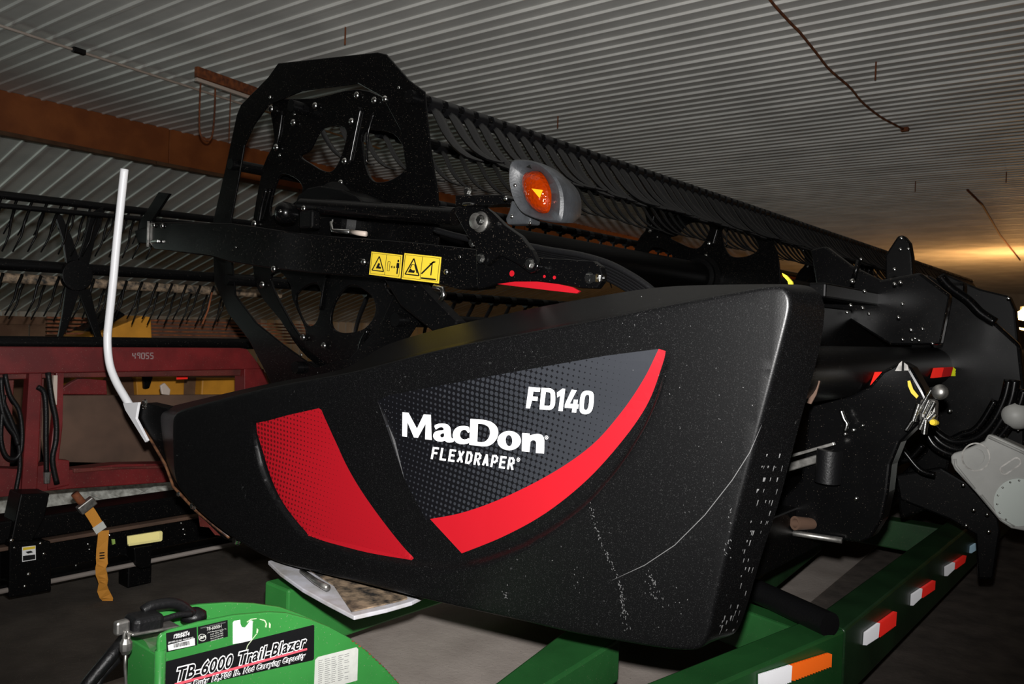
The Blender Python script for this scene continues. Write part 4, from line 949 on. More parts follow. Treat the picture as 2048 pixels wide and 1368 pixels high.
# scattered brackets, bolts and lights of the far half
for x, y, Y, r in [(1704, 563, 3.2, 5), (1729, 583, 3.3, 4), (1789, 568, 3.6, 4), (1801, 565, 3.6, 4), (1805, 608, 3.7, 4), (1701, 611, 3.2, 4), (1725, 616, 3.2, 4), (1738, 628, 3.3, 3.5), (1694, 625, 3.1, 3.5), (1797, 635, 3.7, 4), (1822, 660, 3.8, 4), (1845, 658, 3.9, 3.5),
                   (1841, 566, 4, 5), (1865, 582, 4.1, 4), (1862, 600, 4.1, 4), (1789, 539, 3.6, 4), (1853, 555, 4, 3.5), (1803, 477, 5, 4), (1801, 499, 5, 4), (1817, 498, 5, 3.5), (1654, 511, 4, 4), (1633, 529, 4, 4), (1642, 536, 4, 3), (1722, 519, 4, 3.5), (1705, 562, 3.6, 5), (2017, 597, 5, 3.5), (1830, 677, 3.9, 3)]:
    bolt(x, y, Y, r, HD)
for x, y in [(1805, 679), (1824, 680), (1838, 681), (1865, 687)]: bolt(x, y, 3.85, 3.5, HD, m=None)
tb = plate('top_link', FY(5.0), [[(1770, 510), (1795, 472), (1806, 470), (1818, 485), (1823, 512), (1826, 560), (1770, 560)]], 0, .08, M['black2'], HD, bevel=.01)
plate('centre_arm', FY(3.9), [[(1620, 500), (1650, 492), (1700, 530), (1760, 560), (1840, 545), (1900, 590), (1880, 690), (1780, 690), (1700, 640), (1640, 620)]], 0, .06, M['black'], HD, bevel=.01)
MB().tube([onY(1718, 520, 3.85), onY(1706, 562, 3.85)], .012, 8).build('arm_ridge', M['black'], HD, smooth=True)
MB().tube(catmull([onY(x, y, 4.3) for x, y in [(1880, 552), (1900, 575), (1935, 600), (1960, 625), (1990, 645)]], 4, False), .022, 8).build('hydraulic_hose', M['black'], HD, smooth=True)
plate('far_end_frame', FY(5.2), [[(1890, 548), (1960, 578), (2018, 592), (2030, 620), (2038, 700), (2045, 860), (1900, 860)]], 0, .1, M['black2'], HD, bevel=.01)
tape('reflective_tape', FX(-1.0), [(1870, 686), (1905, 689), (1905, 692), (1870, 689)], M['red'], HD, 'thin red strip')

# ---------------------------------------------------------------- GREEN TRAILER
ZR = .50
TR = thing('header_trailer', (-1.7, 2.0, 0), 'green steel header trailer under the black header, with reflective tape on its side rail', 'trailer')
pR = onZ(1755, 1206, ZR); XR = pR.x                      # outer top edge of the right rail
zr0 = onX(1871, 1212, XR).z; HRAIL = ZR - zr0
KP = onX(1690, 1258, XR)
def zbox(name, quad, z, h, m=M['green'], par=TR, bev=.01, lab=None):
    return MB().hexa([Vector((p.x, p.y, z-h)) for p in quad], [Vector((p.x, p.y, z)) for p in quad]).build(name, m, par, bevel=bev, lab=lab, fixn=True)
RWD = .13
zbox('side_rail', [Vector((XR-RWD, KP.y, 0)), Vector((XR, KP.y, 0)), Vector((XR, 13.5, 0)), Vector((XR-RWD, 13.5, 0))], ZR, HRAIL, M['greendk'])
# kinked front piece of the rail
k0 = Vector((XR, KP.y, ZR)); q = onZ(1400, 1384, ZR); dk = (q-k0).normalized(); nk = Vector((-dk.y, dk.x, 0)); nk = nk if nk.dot(Vector((-1, 0, 0))) > 0 else -nk
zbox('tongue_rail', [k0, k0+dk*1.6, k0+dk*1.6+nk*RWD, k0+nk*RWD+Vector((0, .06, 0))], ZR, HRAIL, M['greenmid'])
FK = Frame(k0+nk*-.003, dk, (0, 0, 1))
if FK.n.dot(C0-k0) > 0: FK = Frame(k0, -dk, (0, 0, 1))
prism_tape('reflective_tape', FK, [(1516, 1348), (1577, 1329), (1575, 1362), (1516, 1385)], M['whitetape'], TR, 'white reflective strip')
prism_tape('reflective_tape', FK, [(1577, 1329), (1654, 1305), (1653, 1331), (1575, 1360)], M['orangetape'], TR, 'orange reflective strip')
FR_ = FX(XR+.001)
for a, b, c, d, e, f_ in [((1727, 1264), (1753, 1245), (1750, 1274), (1725, 1290), (1785, 1222), (1783, 1250)), ((1821, 1188), (1839, 1176), (1837, 1195), (1820, 1211), (1863, 1160), (1862, 1178)), ((1888, 1133), (1904, 1124), (1903, 1138), (1888, 1152), (1925, 1110), (1922, 1124))]:
    prism_tape('reflective_tape', FR_, [a, b, c, d], M['whitetape'], TR, 'white reflective strip'); prism_tape('reflective_tape', FR_, [b, e, f_, c], M['redtape'], TR, 'red reflective strip')
prism_tape('reflective_tape', FR_, [(1939, 1092), (1949, 1086), (1948, 1100), (1938, 1106)], mat('blue_white_tape', (.5, .75, .9), .4), TR, 'pale blue reflective strip')
# left rail
pL = onZ(576, 1181, ZR); XL = pL.x
zbox('side_rail', [Vector((XL-.16, pL.y, 0)), Vector((XL, pL.y, 0)), Vector((XL, 13.5, 0)), Vector((XL-.16, 13.5, 0))], ZR, .26, M['green'])
# cross members
def xmember(Y, z, h, x0, x1, wd=.13, m=M['green']): return zbox('cross_member', [Vector((x0, Y, 0)), Vector((x1, Y, 0)), Vector((x1, Y+wd, 0)), Vector((x0, Y+wd, 0))], z, h, m)
a_, b_ = onZ(1492, 1222, ZR-.02), onZ(1640, 1276, ZR-.02); dd = (b_-a_).normalized(); nn = Vector((-dd.y, dd.x, 0))
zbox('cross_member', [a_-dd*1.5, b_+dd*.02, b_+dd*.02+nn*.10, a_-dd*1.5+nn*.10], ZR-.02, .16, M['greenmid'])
MB().tube([onZ(1455, 1155, ZR+.035), onZ(1660, 1250, ZR+.035)], .045, 20).build('foam_roll', M['rubber'], TR, smooth=True, angle=40, lab='black foam covered tube')
pc = onZ(1742, 1034, ZR-.03); xmember(pc.y, ZR-.03, .17, XL, XR-RWD, m=M['greendk'])
a_, b_ = onZ(1510, 1160, ZR-.03), onZ(1645, 1060, ZR-.03)
zbox('diagonal_member', [a_+(a_-b_)*.5, b_, b_+Vector((-.12, 0, 0)), a_+(a_-b_)*.5+Vector((-.12, 0, 0))], ZR-.03, .12, M['greendk'])
xmember(7.5, ZR-.03, .17, XL, XR-RWD, m=M['greendk']); xmember(10.5, ZR-.03, .17, XL, XR-RWD, m=M['greendk'])
q1, q2, q3, q4 = onZ(984, 1370, ZR), onZ(1098, 1284, ZR), onZ(1180, 1315, ZR), onZ(1092, 1370, ZR)
zbox('tongue_member', [q1+(q1-q2)*.4, q4+(q4-q3)*.4, q3+(q3-q4)*.8, q2+(q2-q1)*.8], ZR, .15, M['greenmid'])
# supports that carry the header
for Y in (3.0, 3.1+2.4, 8.0, 10.5):
    MB().box((-1.42 if Y < 4 else -1.2, Y+.07, ZR+.09), (.16, .12, .20)).build('support_pad', M['rubber'], TR, bevel=.01)
for Y in (2.75, 5.5, 10.5): MB().box((XL-.02, Y, ZR+.07), (.22, .12, .16)).build('support_pad', M['rubber'], TR, bevel=.01)
# wheels (behind, mostly hidden) and front dolly
def twheel(x, y):
    MB().lathe((x, y, .33), (1, 0, 0), [(-.10, .20), (-.10, .30), (-.07, .33), (.07, .33), (.10, .30), (.10, .20)], 32).build('tyre', M['rubber'], TR, angle=40)
    MB().lathe((x, y, .33), (1, 0, 0), [(-.05, .20), (.06, .20), (.04, .08), (.09, .07), (.09, .01)], 20).build('wheel_rim', M['white'], TR, angle=40)
for x in (XL-.35, ): twheel(x, 7.2); twheel(x, 8.1)
MB().tube([(XL-.35, 7.65, .33), (XR-.1, 7.65, .33)], .05, 12).build('axle', M['greendk'], TR, smooth=True)
# front housing with the decals: curved top, face towards +X
XP = -1.72
fp = FX(XP)
top_px = [(318, 1276), (325, 1268), (342, 1260), (400, 1244), (470, 1230), (540, 1224), (575, 1226), (620, 1238), (660, 1254), (700, 1276), (735, 1302), (770, 1335), (800, 1368), (840, 1420)]
face = [(312, 1300)] + top_px + [(700, 1420), (560, 1460), (318, 1500)]
pl_ = plate('front_housing', fp, [[(316, 1290)] + top_px + [(840, 1560), (322, 1640)]], 0, .012, M['green'], TR, bevel=.004)
# end wall of the housing and rear plate
tp = [fp.w(*fp.px(*p)) for p in top_px]
bk = [(265, 1238), (300, 1226), (350, 1216), (400, 1209), (460, 1205), (520, 1206), (560, 1213), (600, 1226)]
fb = FX(XP-.16)
btop = [fb.w(*fb.px(*p)) for p in [(262, 1246), (275, 1232), (300, 1226), (350, 1217), (400, 1209), (460, 1205), (510, 1207), (560, 1214), (600, 1228), (640, 1245), (680, 1265), (720, 1292), (760, 1330), (800, 1380)]]
zb_ = .25
rear = MB(); fbl = [fb.px(*p) for p in [(262, 1246), (275, 1232), (300, 1226), (350, 1217), (400, 1209), (460, 1205), (510, 1207), (560, 1214), (600, 1228), (640, 1245), (680, 1265), (720, 1292), (760, 1330), (800, 1380), (800, 1500), (262, 1560)]]
rear.plate(fb, [fbl], 0, .012).build('rear_plate', M['green'], TR, bevel=.003)
tpl = MB(); n = len(top_px); tt = [p-Vector((0, 0, .035)) for p in tp]; bb = [p-Vector((0, 0, .05)) for p in btop]
tpl.v = tt+bb; tpl.f = [(i, i+1, n+i+1, n+i) for i in range(n-1)]; tpl.v += [v-Vector((0, 0, .008)) for v in tt+bb]; tpl.f += [(2*n+i, 3*n+i, 3*n+i+1, 2*n+i+1) for i in range(n-1)]
tpl.build('top_sheet', mat('dusty_green_paint', (.05, .20, .055), .6, col2=(.22, .24, .17), vscale=18), TR, fixn=True, lab='dusty top sheet between the plates')
ea, eb = tp[0]-Vector((0, .0, .03)), btop[0]-Vector((0, 0, .02))
MB().box(((ea.x+eb.x)/2, ea.y+.012, (ea.z-.012+.25)/2), (abs(ea.x-eb.x)-.014, .02, ea.z-.012-.25)).build('end_wall', M['green'], TR, bevel=.003)
zlow = min((fp.w(*fp.px(322, 1640))).z, .3)
# rail weld / rounded corner
MB().tube([Vector((ea.x-.004, ea.y+.006, ea.z)), Vector((ea.x-.004, ea.y+.006, .28))], .012, 10).build('corner_weld', M['green'], TR, smooth=True)
# legs and hitch under the housing
MB().box((XP-.08, tp[0].y+.30, .36), (.16, .5, .22)).build('housing_base', M['greendk'], TR, bevel=.01)
MB().lathe((XP-.09, .95, .14), (1, 0, 0), [(-.07, .05), (-.07, .13), (.07, .13), (.07, .05)], 24).build('jack_wheel', M['rubber'], TR, angle=40)
MB().box((XP-.09, .95, .25), (.08, .08, .2)).build('jack_post', M['greendk'], TR)
# decals
c1z = lambda x, y: (230+x/3.2, 1120+y/3.2)
fpd = FX(XP+.001)
def dz(name, L, m, lab=None, off=0, par=pl_): return plate(name, FX(XP+.0006+off), [[c1z(*p) for p in L]], -.0006, 0, m, par, lab=lab)
dz('serial_label', [(326, 468), (522, 428), (526, 545), (330, 590)], M['decalblack'], 'black serial number label')
dz('barcode_panel', [(338, 545), (509, 500), (511, 545), (342, 580)], M['whitetext'], off=.0008)
dz('maker_label', [(530, 427), (720, 383), (722, 490), (532, 538)], M['decalblack'], 'black maker label')
dz('blank_label', [(754, 400), (762, 390), (800, 383), (802, 410), (812, 430), (832, 432), (848, 412), (862, 390), (874, 386), (880, 390), (876, 508), (870, 518), (754, 538)], M['whitetext'], 'torn white label')
dz('name_decal', [(312, 655), (330, 648), (1268, 415), (1275, 420), (1273, 632), (1262, 642), (312, 850)], M['decalblack'], 'black decal with white model lettering')
dz('table_label', [(1280, 640), (1300, 620), (1545, 558), (1556, 570), (1550, 770), (1272, 850)], M['greylabel'], 'pale printed weight table label')
dz('decal_line', [(380, 789), (1228, 563), (1229, 576), (384, 806)], M['pink'], off=.0001)
# printed text with the built-in font, laid on the plate
def text(name, body, p0, p1, h_px, m, par, fr, bold=0, shear=0, spacing=1, lift=.0014):
    """p0, p1: baseline ends in decal pixels; h_px: capital height; bold may be a list of (offset, material, lift) layers"""
    a = c1z(*p0); b = c1z(*p1); A = Vector(fr.px(*a)); Bq = Vector(fr.px(*b)); H = (Vector(fr.px(a[0], a[1]-h_px/3.2))-A).length
    W = (Bq-A).length; d = (Bq-A).normalized(); nn = Vector((-d.y, d.x)) if Vector((-d.y, d.x)).y > 0 else Vector((d.y, -d.x))
    layers = bold if isinstance(bold, list) else [(bold, m, lift)]; rng = None
    for bo, mm, li in [(0, None, 0)] + layers:
        cu = bpy.data.curves.new(name, 'FONT'); cu.body = body; cu.size = 1; cu.bevel_depth = bo; cu.bevel_resolution = 0; cu.shear = shear; cu.space_character = spacing; cu.fill_mode = 'FRONT'; cu.resolution_u = 3
        to = bpy.data.objects.new(name, cu); COL.objects.link(to)
        dg = bpy.context.evaluated_depsgraph_get(); me = bpy.data.meshes.new_from_object(to.evaluated_get(dg)); bpy.data.objects.remove(to)
        if rng is None:
            xs_ = [v.co.x for v in me.vertices]; rng = (min(xs_), max(xs_)); continue
        vs = []
        for v in me.vertices:
            q = A + d*((v.co.x-rng[0])/(rng[1]-rng[0])*W) + nn*(v.co.y/.72*H); vs.append(fr.w(q.x, q.y, -li-v.co.z*.004))
        MB().add(vs, [tuple(p.vertices) for p in me.polygons]).build(name, mm, par)
fP = FX(XP+.0006)
nd = pl_
text('decal_lettering', 'TB-6000 Trail-Blazer', (394, 774), (1216, 556), 84, None, nd, fP, bold=[(.085, M['whitetext'], .0018), (.028, M['decalblack'], .0026)], shear=.2, spacing=1.14)
text('decal_lettering', 'Heavy Duty 15,700 lb. Net Carrying Capacity', (352, 844), (1212, 624), 36, None, nd, fP, bold=[(.09, M['whitetext'], .0018), (.022, M['decalblack'], .0026)], shear=.22, spacing=1.18)
text('label_lettering', 'SERIAL NUMBER', (380, 484), (465, 462), 11, M['whitetext'], nd, fP, lift=.0014)
text('label_lettering', '1205614', (374, 502), (474, 482), 24, M['whitetext'], nd, fP, bold=.02, lift=.0014)
text('label_lettering', 'J&M MFG CO INC  MADE IN USA', (338, 534), (500, 500), 11, M['whitetext'], nd, fP, lift=.0014)
for k in range(22):
    x = 374+k*4.8; y0, y1 = 536-(x-374)*.19, 562-(x-374)*.19
    dz('barcode_bar', [(x, y0), (x+random.choice([2, 3.4]), y0), (x+random.choice([2, 3.4]), y1), (x, y1)], M['decalblack'], off=.0014)
text('label_lettering', 'THIS PRODUCT COVERED BY PATENT PENDING', (545, 440), (705, 402), 8, M['greyprint'], nd, fP, lift=.0014)
text('label_lettering', 'TB-6000H', (582, 452), (678, 432), 21, M['greylabel'], nd, fP, lift=.0014)
for k, tx in enumerate(['J & M Manufacturing Co., Inc.', 'P.O. Box 547', 'Ft. Recovery, OH 45846', 'Phone (419) 375-2376', 'www.jm-inc.com']):
    text('label_lettering', tx, (590+(k > 0)*20, 468+k*13), (712-(k > 0)*22, 441+k*14), 8, M['greylabel'], nd, fP, lift=.0014)
plate('logo_ring', fP, [[c1z(*p) for p in el(557, 495, 25, 23, 24)], [c1z(*p) for p in el(557, 495, 22, 20, 24)]], -.0014, -.0008, M['greylabel'], pl_)
text('label_lettering', 'J&M', (538, 506), (577, 497), 18, M['greylabel'], nd, fP, bold=.03, lift=.0014)
for k in range(13):
    y0 = 645+k*13
    for j in range(5):
        x0 = 1300+j*42; w_ = random.choice([24, 30, 36]); yy_ = y0-(x0-1300)*.245
        if x0+w_ < 1500: dz('print_line', [(x0, yy_), (x0+w_, yy_-w_*.24), (x0+w_, yy_-w_*.24+3), (x0, yy_+3)], M['greyprint'], off=.0006)
# rust along the cut edge, chips in the paint
for i in range(26):
    t = i/26; j = min(int(t*5), 4); a, b = Vector(top_px[8+j]), Vector(top_px[9+j]); p = a.lerp(b, t*5-j)
    x, y = p; r = random.uniform(1.2, 3.0)
    if x > 700: plate('rust_chip', FX(XP+.001), [[(x-r, y+1), (x+r, y-1+r*.8), (x+r*.6, y+r*1.6), (x-r*.5, y+r*1.3)]], -.0008, 0, M['rust'], pl_)
for L in [[(842, 396), (870, 376), (905, 372), (905, 377), (872, 382), (845, 400)], [(925, 376), (960, 384), (972, 408), (968, 432), (960, 430), (964, 408), (955, 390), (925, 381)], [(908, 436), (917, 446), (912, 470), (904, 466)], [(905, 470), (908, 473), (850, 548), (838, 590), (834, 588), (846, 546)], [(985, 398), (996, 410), (994, 436), (985, 432)]]:
    dz('paint_chip', L, mat('bare_primer', (.5, .6, .4), .5), off=.0004)
# connector lying on the top, cable and wire tie
pk = FX(XP-.05)
con = MB().beam(pk.w(*pk.px(256, 1252)), pk.w(*pk.px(318, 1240)), .06, .045).build('plug', M['rubber'], TR, bevel=.012, seg=3, lab='black plug of the light cable')
MB().beam(pk.w(*pk.px(250, 1262)), pk.w(*pk.px(345, 1246)), .07, .006).build('plug_plate', M['steel'], con, bevel=.002)
MB().tube(catmull([onX(x, y, XP-.07) for x, y in [(286, 1222), (300, 1213), (320, 1208), (342, 1206), (360, 1210), (374, 1220), (384, 1228)]], 5, False), .012, 10).build('light_cable', M['rubber'], TR, smooth=True)
MB().lathe(onX(388, 1229, XP-.08), (0, 0, 1), [(-.01, .030), (.004, .028), (.014, .014)], 16).build('cable_grommet', M['rubber'], TR, smooth=True)
MB().tube(catmull([onX(x, y, XP-.05) for x, y in [(318, 1240), (335, 1236), (355, 1230), (384, 1228)]], 4, False), .007, 8).build('light_cable', M['rubber'], TR, smooth=True)
wt = MB().tube(catmull([onX(x, y, XP-.03) for x, y in [(251, 1262), (248, 1275), (252, 1285), (258, 1274), (254, 1262)]], 5, False), .004, 6).build('wire_tie', M['steel'], TR, smooth=True)
MB().lathe(onX(252, 1290, XP-.03), (0, 0, 1), [(-.02, .008), (-.01, .013), (.005, .013), (.015, .008)], 10).build('tie_knot', M['steel'], wt)
MB().tube([onX(x, y, XP-.03) for x, y in [(252, 1296), (250, 1330), (254, 1400), (255, 1450)]], .0035, 6).build('tie_tail', M['steel'], wt, smooth=True)
MB().box(onX(243, 1254, XP-.04), (.02, .03, .03)).build('plug_latch', M['steel'], con, bevel=.005)
hs = thing('black_hose', onX(150, 1420, XP-.25), 'black hose sloping down from the plug at the lower left', 'hose')
MB().tube([onX(x, y, XP-.22) for x, y in [(252, 1275), (215, 1320), (180, 1362), (150, 1405)]], .016, 12).build('hose_run', M['rubber'], hs, smooth=True)
MB().tube([onX(x, y, XP-.25) for x, y in [(240, 1315), (205, 1350), (190, 1380), (185, 1420)]], .010, 10).build('hose_branch', M['rubber'], hs, smooth=True)

# ---------------------------------------------------------------- RED HEADER at the left, on its own black trailer
XRD = -4.7
RH = thing('red_grain_header', (XRD-.5, 2.5, .55), 'old dusty red grain header with a black tined reel, chalk number on its top beam', 'grain header')
fR = FX(XRD); pR2 = lambda name, L, c0, c1, m, bev=.006, par=None, lab=None, X=XRD: plate(name, FX(X), [L], c0, c1, m, par or RH, bevel=bev, lab=lab)
tbm = pR2('top_beam', [(-160, 692), (480, 696), (494, 698), (525, 738), (-160, 752)], 0, .16, M['redpaint'])
tube_y = [onX(-160, 683, XRD-.08), onX(560, 689, XRD-.08)]
tube_y[1].z = tube_y[0].z
MB().tube([onX(-160, 684, XRD-.06), onX(520, 688, XRD-.06)], .035, 16).build('top_pipe', M['black2'], RH, smooth=True, angle=40)
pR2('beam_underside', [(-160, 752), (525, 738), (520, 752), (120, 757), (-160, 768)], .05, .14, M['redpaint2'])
pR2('post', [(60, 742), (87, 742), (76, 986), (44, 990)], .01, .08, M['redpaint'])
pR2('post', [(115, 742), (131, 742), (128, 860), (121, 920), (142, 922), (142, 972), (98, 982), (104, 900), (112, 830)], .02, .07, M['redpaint'])
pR2('post', [(-60, 748), (-20, 748), (-25, 995), (-70, 1000)], .01, .08, M['redpaint'])
pR2('end_post', [(489, 738), (528, 738), (541, 775), (541, 960), (489, 960)], .0, .12, M['redpaint'])
pR2('lower_beam', [(-160, 930), (46, 940), (104, 930), (140, 942), (240, 930), (560, 925), (560, 955), (345, 966), (140, 980), (98, 984), (44, 992), (-160, 1015)], .03, .14, M['redpaint'])
pR2('lower_beam_lip', [(150, 938), (560, 925), (560, 934), (240, 940), (150, 948)], .02, .05, M['redpaint2'])
pR2('back_sheet', [(126, 800), (560, 796), (560, 945), (134, 938), (124, 890)], .30, .33, M['brownsheet'], lab='dusty brown back sheet')
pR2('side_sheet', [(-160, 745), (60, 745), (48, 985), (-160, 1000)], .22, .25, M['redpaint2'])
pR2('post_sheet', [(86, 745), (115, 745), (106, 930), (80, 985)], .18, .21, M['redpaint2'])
pR2('red_gusset', [(160, 800), (196, 775), (215, 765), (270, 770), (272, 800)], .38, .42, M['redpaint'])
pR2('reflective_tape', [(404, 758), (427, 757), (426, 765), (404, 766)], .32, .325, M['redtape'], bev=0, lab='red reflective strip')
pR2('light_cover', [(365, 778), (374, 772), (386, 786), (384, 798), (368, 796)], .28, .30, M['conduit'], lab='cloudy lamp cover')
# hoses hanging on the red frame
for L, r in [([(10, 748), (20, 790), (38, 820), (44, 860), (42, 900), (30, 918), (12, 912), (2, 880), (4, 830), (8, 790)], .012), ([(2, 755), (6, 800), (22, 840), (36, 880), (40, 930), (34, 970), (30, 990)], .012), ([(75, 774), (88, 785), (92, 820), (92, 880), (93, 950)], .014), ([(96, 745), (104, 800), (112, 840), (112, 880), (105, 920), (114, 968)], .015), ([(-8, 750), (4, 820), (16, 850), (30, 870), (36, 890)], .014)]:
    MB().tube(catmull([onX(x, y, XRD+.03) for x, y in L], 4, False), r, 8).build('hose', M['rubber'], RH, smooth=True)
MB().lathe(onX(94, 955, XRD+.03), (0, 0, 1), [(-.03, .016), (.03, .02)], 10).build('hose_end', M['steel'], RH)
MB().box(onX(109, 780, XRD+.01), (.02, .02, .16)).build('zinc_strip', M['conduit'], RH)
def chalk():
    cz = lambda x, y: (x/3.6, 640+y/3.6); fr = FX(XRD+.0015); mb = MB()
    segs = {'4': [[(0, 1), (0, .5), (.8, .5)], [(.7, 1), (.7, 0)]], '9': [[(.8, .6), (.1, .6), (.1, 1), (.8, 1), (.7, 0)]], '0': [[(0, 0), (0, 1), (.8, 1), (.8, 0), (0, 0)]], '5': [[(.8, 1), (0, 1), (0, .55), (.7, .5), (.7, 0), (0, 0)]]}
    x0 = 955
    for ch in '49055':
        for st in segs[ch]:
            for a, b in zip(st[:-1], st[1:]):
                A = Vector(fr.px(*cz(x0+a[0]*26, 278-a[1]*40))); Bv = Vector(fr.px(*cz(x0+b[0]*26, 278-b[1]*40))); d = (Bv-A).normalized(); n = Vector((-d.y, d.x))*.003
                mb.plate(fr, [[tuple(A-n), tuple(Bv-n), tuple(Bv+n), tuple(A+n)]], -.001, 0)
        x0 += 32
    mb.build('chalk_number', mat('chalk', (.28, .2, .2), .9), tbm, lab='faint chalk number 49055')
chalk()
# its reel
XQ = -5.1
z4c = lambda x, y: (x/3.6, 320+y/3.6)
def bar(name, a, b, rpx, m=M['black2'], X=XQ, par=RH):
    p, q = onX(*a, X), onX(*b, X); r = rpx*((p-C0).dot(fwd))/F; return MB().tube([p, q], r, 14).build(name, m, par, smooth=True, angle=40)
t1 = bar('reel_bat', (-160, 371), (540, 452), 9); t2 = bar('reel_bat', (-160, 396), (540, 462), 6, X=XQ+.25)
t3 = bar('reel_tube', (-160, 518), (560, 563), 13); t4 = bar('reel_bat', (-160, 545), (560, 590), 11, m=M['dirty'], X=XQ-.3)
dustm = M['woodold']
def arm_(L): plate('reel_arm', FX(XQ+.05), [[z4c(*p) for p in L]], 0, .02, M['black2'], RH, bevel=.003)
arm_([(395, 395), (445, 395), (520, 560), (560, 680), (590, 760), (480, 760), (455, 580)]); arm_([(655, 385), (745, 330), (745, 400), (690, 560), (640, 760), (545, 760), (600, 600)])
arm_([(480, 900), (590, 900), (540, 1050), (490, 1200), (440, 1300), (415, 1300), (450, 1120)]); arm_([(560, 930), (650, 930), (690, 1100), (745, 1310), (700, 1310), (650, 1180)])
plate('reel_hub_plate', FX(XQ+.09), [[z4c(*p) for p in el(560, 830, 110, 110)]], 0, .04, M['black2'], RH, bevel=.006)
tn = [Vector(v) for v in [(0, 0, 0), (0, -.02, -.06), (0, -.035, -.14), (0, -.075, -.23)]]
tnm, _c = MB().tube(tn, [.008, .008, .006, .004], 6).mesh('tine', M['black2'], smooth=True, center=Vector((0, 0, 0)))
def tines(a, b, n, X, sc, off):
    p, q = onX(*a, X), onX(*b, X)
    for k in range(n):
        v = p.lerp(q, (k+off)/n); link('tine', tnm, v, RH, rot=(random.uniform(-.06, .06), random.uniform(-.1, .1), 0), scale=(1, sc, sc))
tines((-10, 415), (330, 447), 13, XQ+.25, 1.0, .3); tines((-10, 385), (300, 420), 11, XQ, 1.0, .5); tines((-10, 545), (470, 575), 15, XQ+.02, 1.05, .4); tines((0, 560), (500, 596), 14, XQ-.3, 1.0, .1)
orange = MB().tube([onX(424, 585, XQ+.3), onX(416, 620, XQ+.3), onX(405, 648, XQ+.3)], .006, 6).build('rusty_tine', M['rust'], RH, smooth=True, lab='rusty orange tine')
# black trailer below it
XBT = -4.45
BT = thing('low_trailer', (XBT-.5, 2.2, 0), 'low black header trailer under the red grain header, with amber reflector', 'trailer')
c6 = lambda x, y: (x/3.353, 960+y/3.353)
fB = FX(XBT)
def PB(name, L, c0, c1, m, par=None, bev=.006, lab=None, X=XBT): return plate(name, FX(X), [[c6(*p) for p in L]], c0, c1, m, par or BT, bevel=bev, lab=lab)
ty0, ty1 = onX(-60, 1045, XBT).y, onX(700, 1000, XBT).y
def zat(x, y): return onX(x, y, XBT).z
zt1, zt2 = zat(200, 1017), zat(200, 1060); zb1, zb2 = zat(300, 1108), zat(300, 1125)
yA, yB = onX(-80, 1100, XBT).y, 10
MB().box((XBT-.12, (yA+yB)/2, (zt1+zt2)/2), (.20, yB-yA, zt1-zt2)).build('top_rail', M['black2'], BT, bevel=.01)
MB().box((XBT-.03, (yA+yB)/2, zt2-.012), (.10, yB-yA, .02)).build('rail_ledge', M['brownsheet'], BT, bevel=.004, lab='dust covered ledge')
MB().box((XBT-.10, (yA+yB)/2, (zt2+zb1)/2), (.03, yB-yA, zt2-zb1)).build('rail_web', M['black2'], BT)
MB().tube([(XBT+.02, yA, (zb1+zb2)/2-.01), (XBT+.02, yB, (zb1+zb2)/2-.01)], .013, 12).build('bottom_rod', M['greydust'], BT, smooth=True, lab='dusty grey bottom edge')
MB().box((XBT-.05, (yA+yB)/2, (zb1+zb2)/2), (.12, yB-yA, .03)).build('bottom_flange', M['black2'], BT)
PB('support', [(130, 90), (325, 85), (290, 250), (200, 420), (60, 420)], -.02, .14, M['black2'])
ps = PB('end_post', [(45, 400), (320, 400), (325, 730), (40, 780)], -.04, .10, M['black2'])
PB('warning_label', [(127, 438), (217, 428), (219, 522), (128, 537)], -.043, -.041, M['whitetext'], ps, 0, 'white and yellow printed label')
PB('warning_label', [(132, 442), (214, 432), (214, 448), (132, 460)], -.045, -.043, M['yellowlabel'], ps, 0)
PB('warning_label', [(132, 497), (214, 487), (214, 518), (132, 530)], -.045, -.043, M['decalblack'], ps, 0)
PB('warning_label', [(150, 470), (185, 462), (200, 472), (165, 482)], -.045, -.043, M['decalblack'], ps, 0)
for x, y, r in [(95, 455, 2.5), (270, 425, 3), (293, 495, 3.2), (190, 632, 4), (165, 712, 3), (75, 405, 4)]: bolt(0, 0, 0, r, ps, rz=math.radians(90), p=onX(*c6(x, y), XBT+.045))
PB('amber_reflector', [(845, 371), (1068, 336), (1074, 342), (1072, 398), (1064, 404), (848, 437)], -.03, -.01, M['amberrefl'], lab='bright amber reflector', bev=.003)
prism_tape('reflector_lens', FX(XBT+.031), [c6(852, 378), c6(1066, 344), c6(1066, 397), c6(855, 430)], M['amberrefl'], BT, 'bright amber reflector lens', 24, .6)
PB('reflector_block', [(870, 445), (995, 425), (985, 570), (920, 585), (880, 560)], -.05, .05, M['black2'])
for x, y, r in [(590, 430, 3), (600, 465, 3), (1230, 330, 3), (1240, 365, 3), (1215, 290, 2.5), (510, 572, 2.5), (755, 420, 3), (735, 370, 3)]: bolt(0, 0, 0, r, BT, rz=math.radians(90), p=onX(*c6(x, y), XBT-.08))
PB('marker', [(745, 395), (765, 395), (768, 425), (750, 432)], -.01, 0, mat('green_sticker', (.3, .45, .1), .5), bev=0, lab='small green sticker')
for k in range(3):
    MB().box((XBT-.12, yA+.9+k*2.6, zb1/2), (.12, .14, zb1)).build('trailer_foot', M['black2'], BT, bevel=.01)
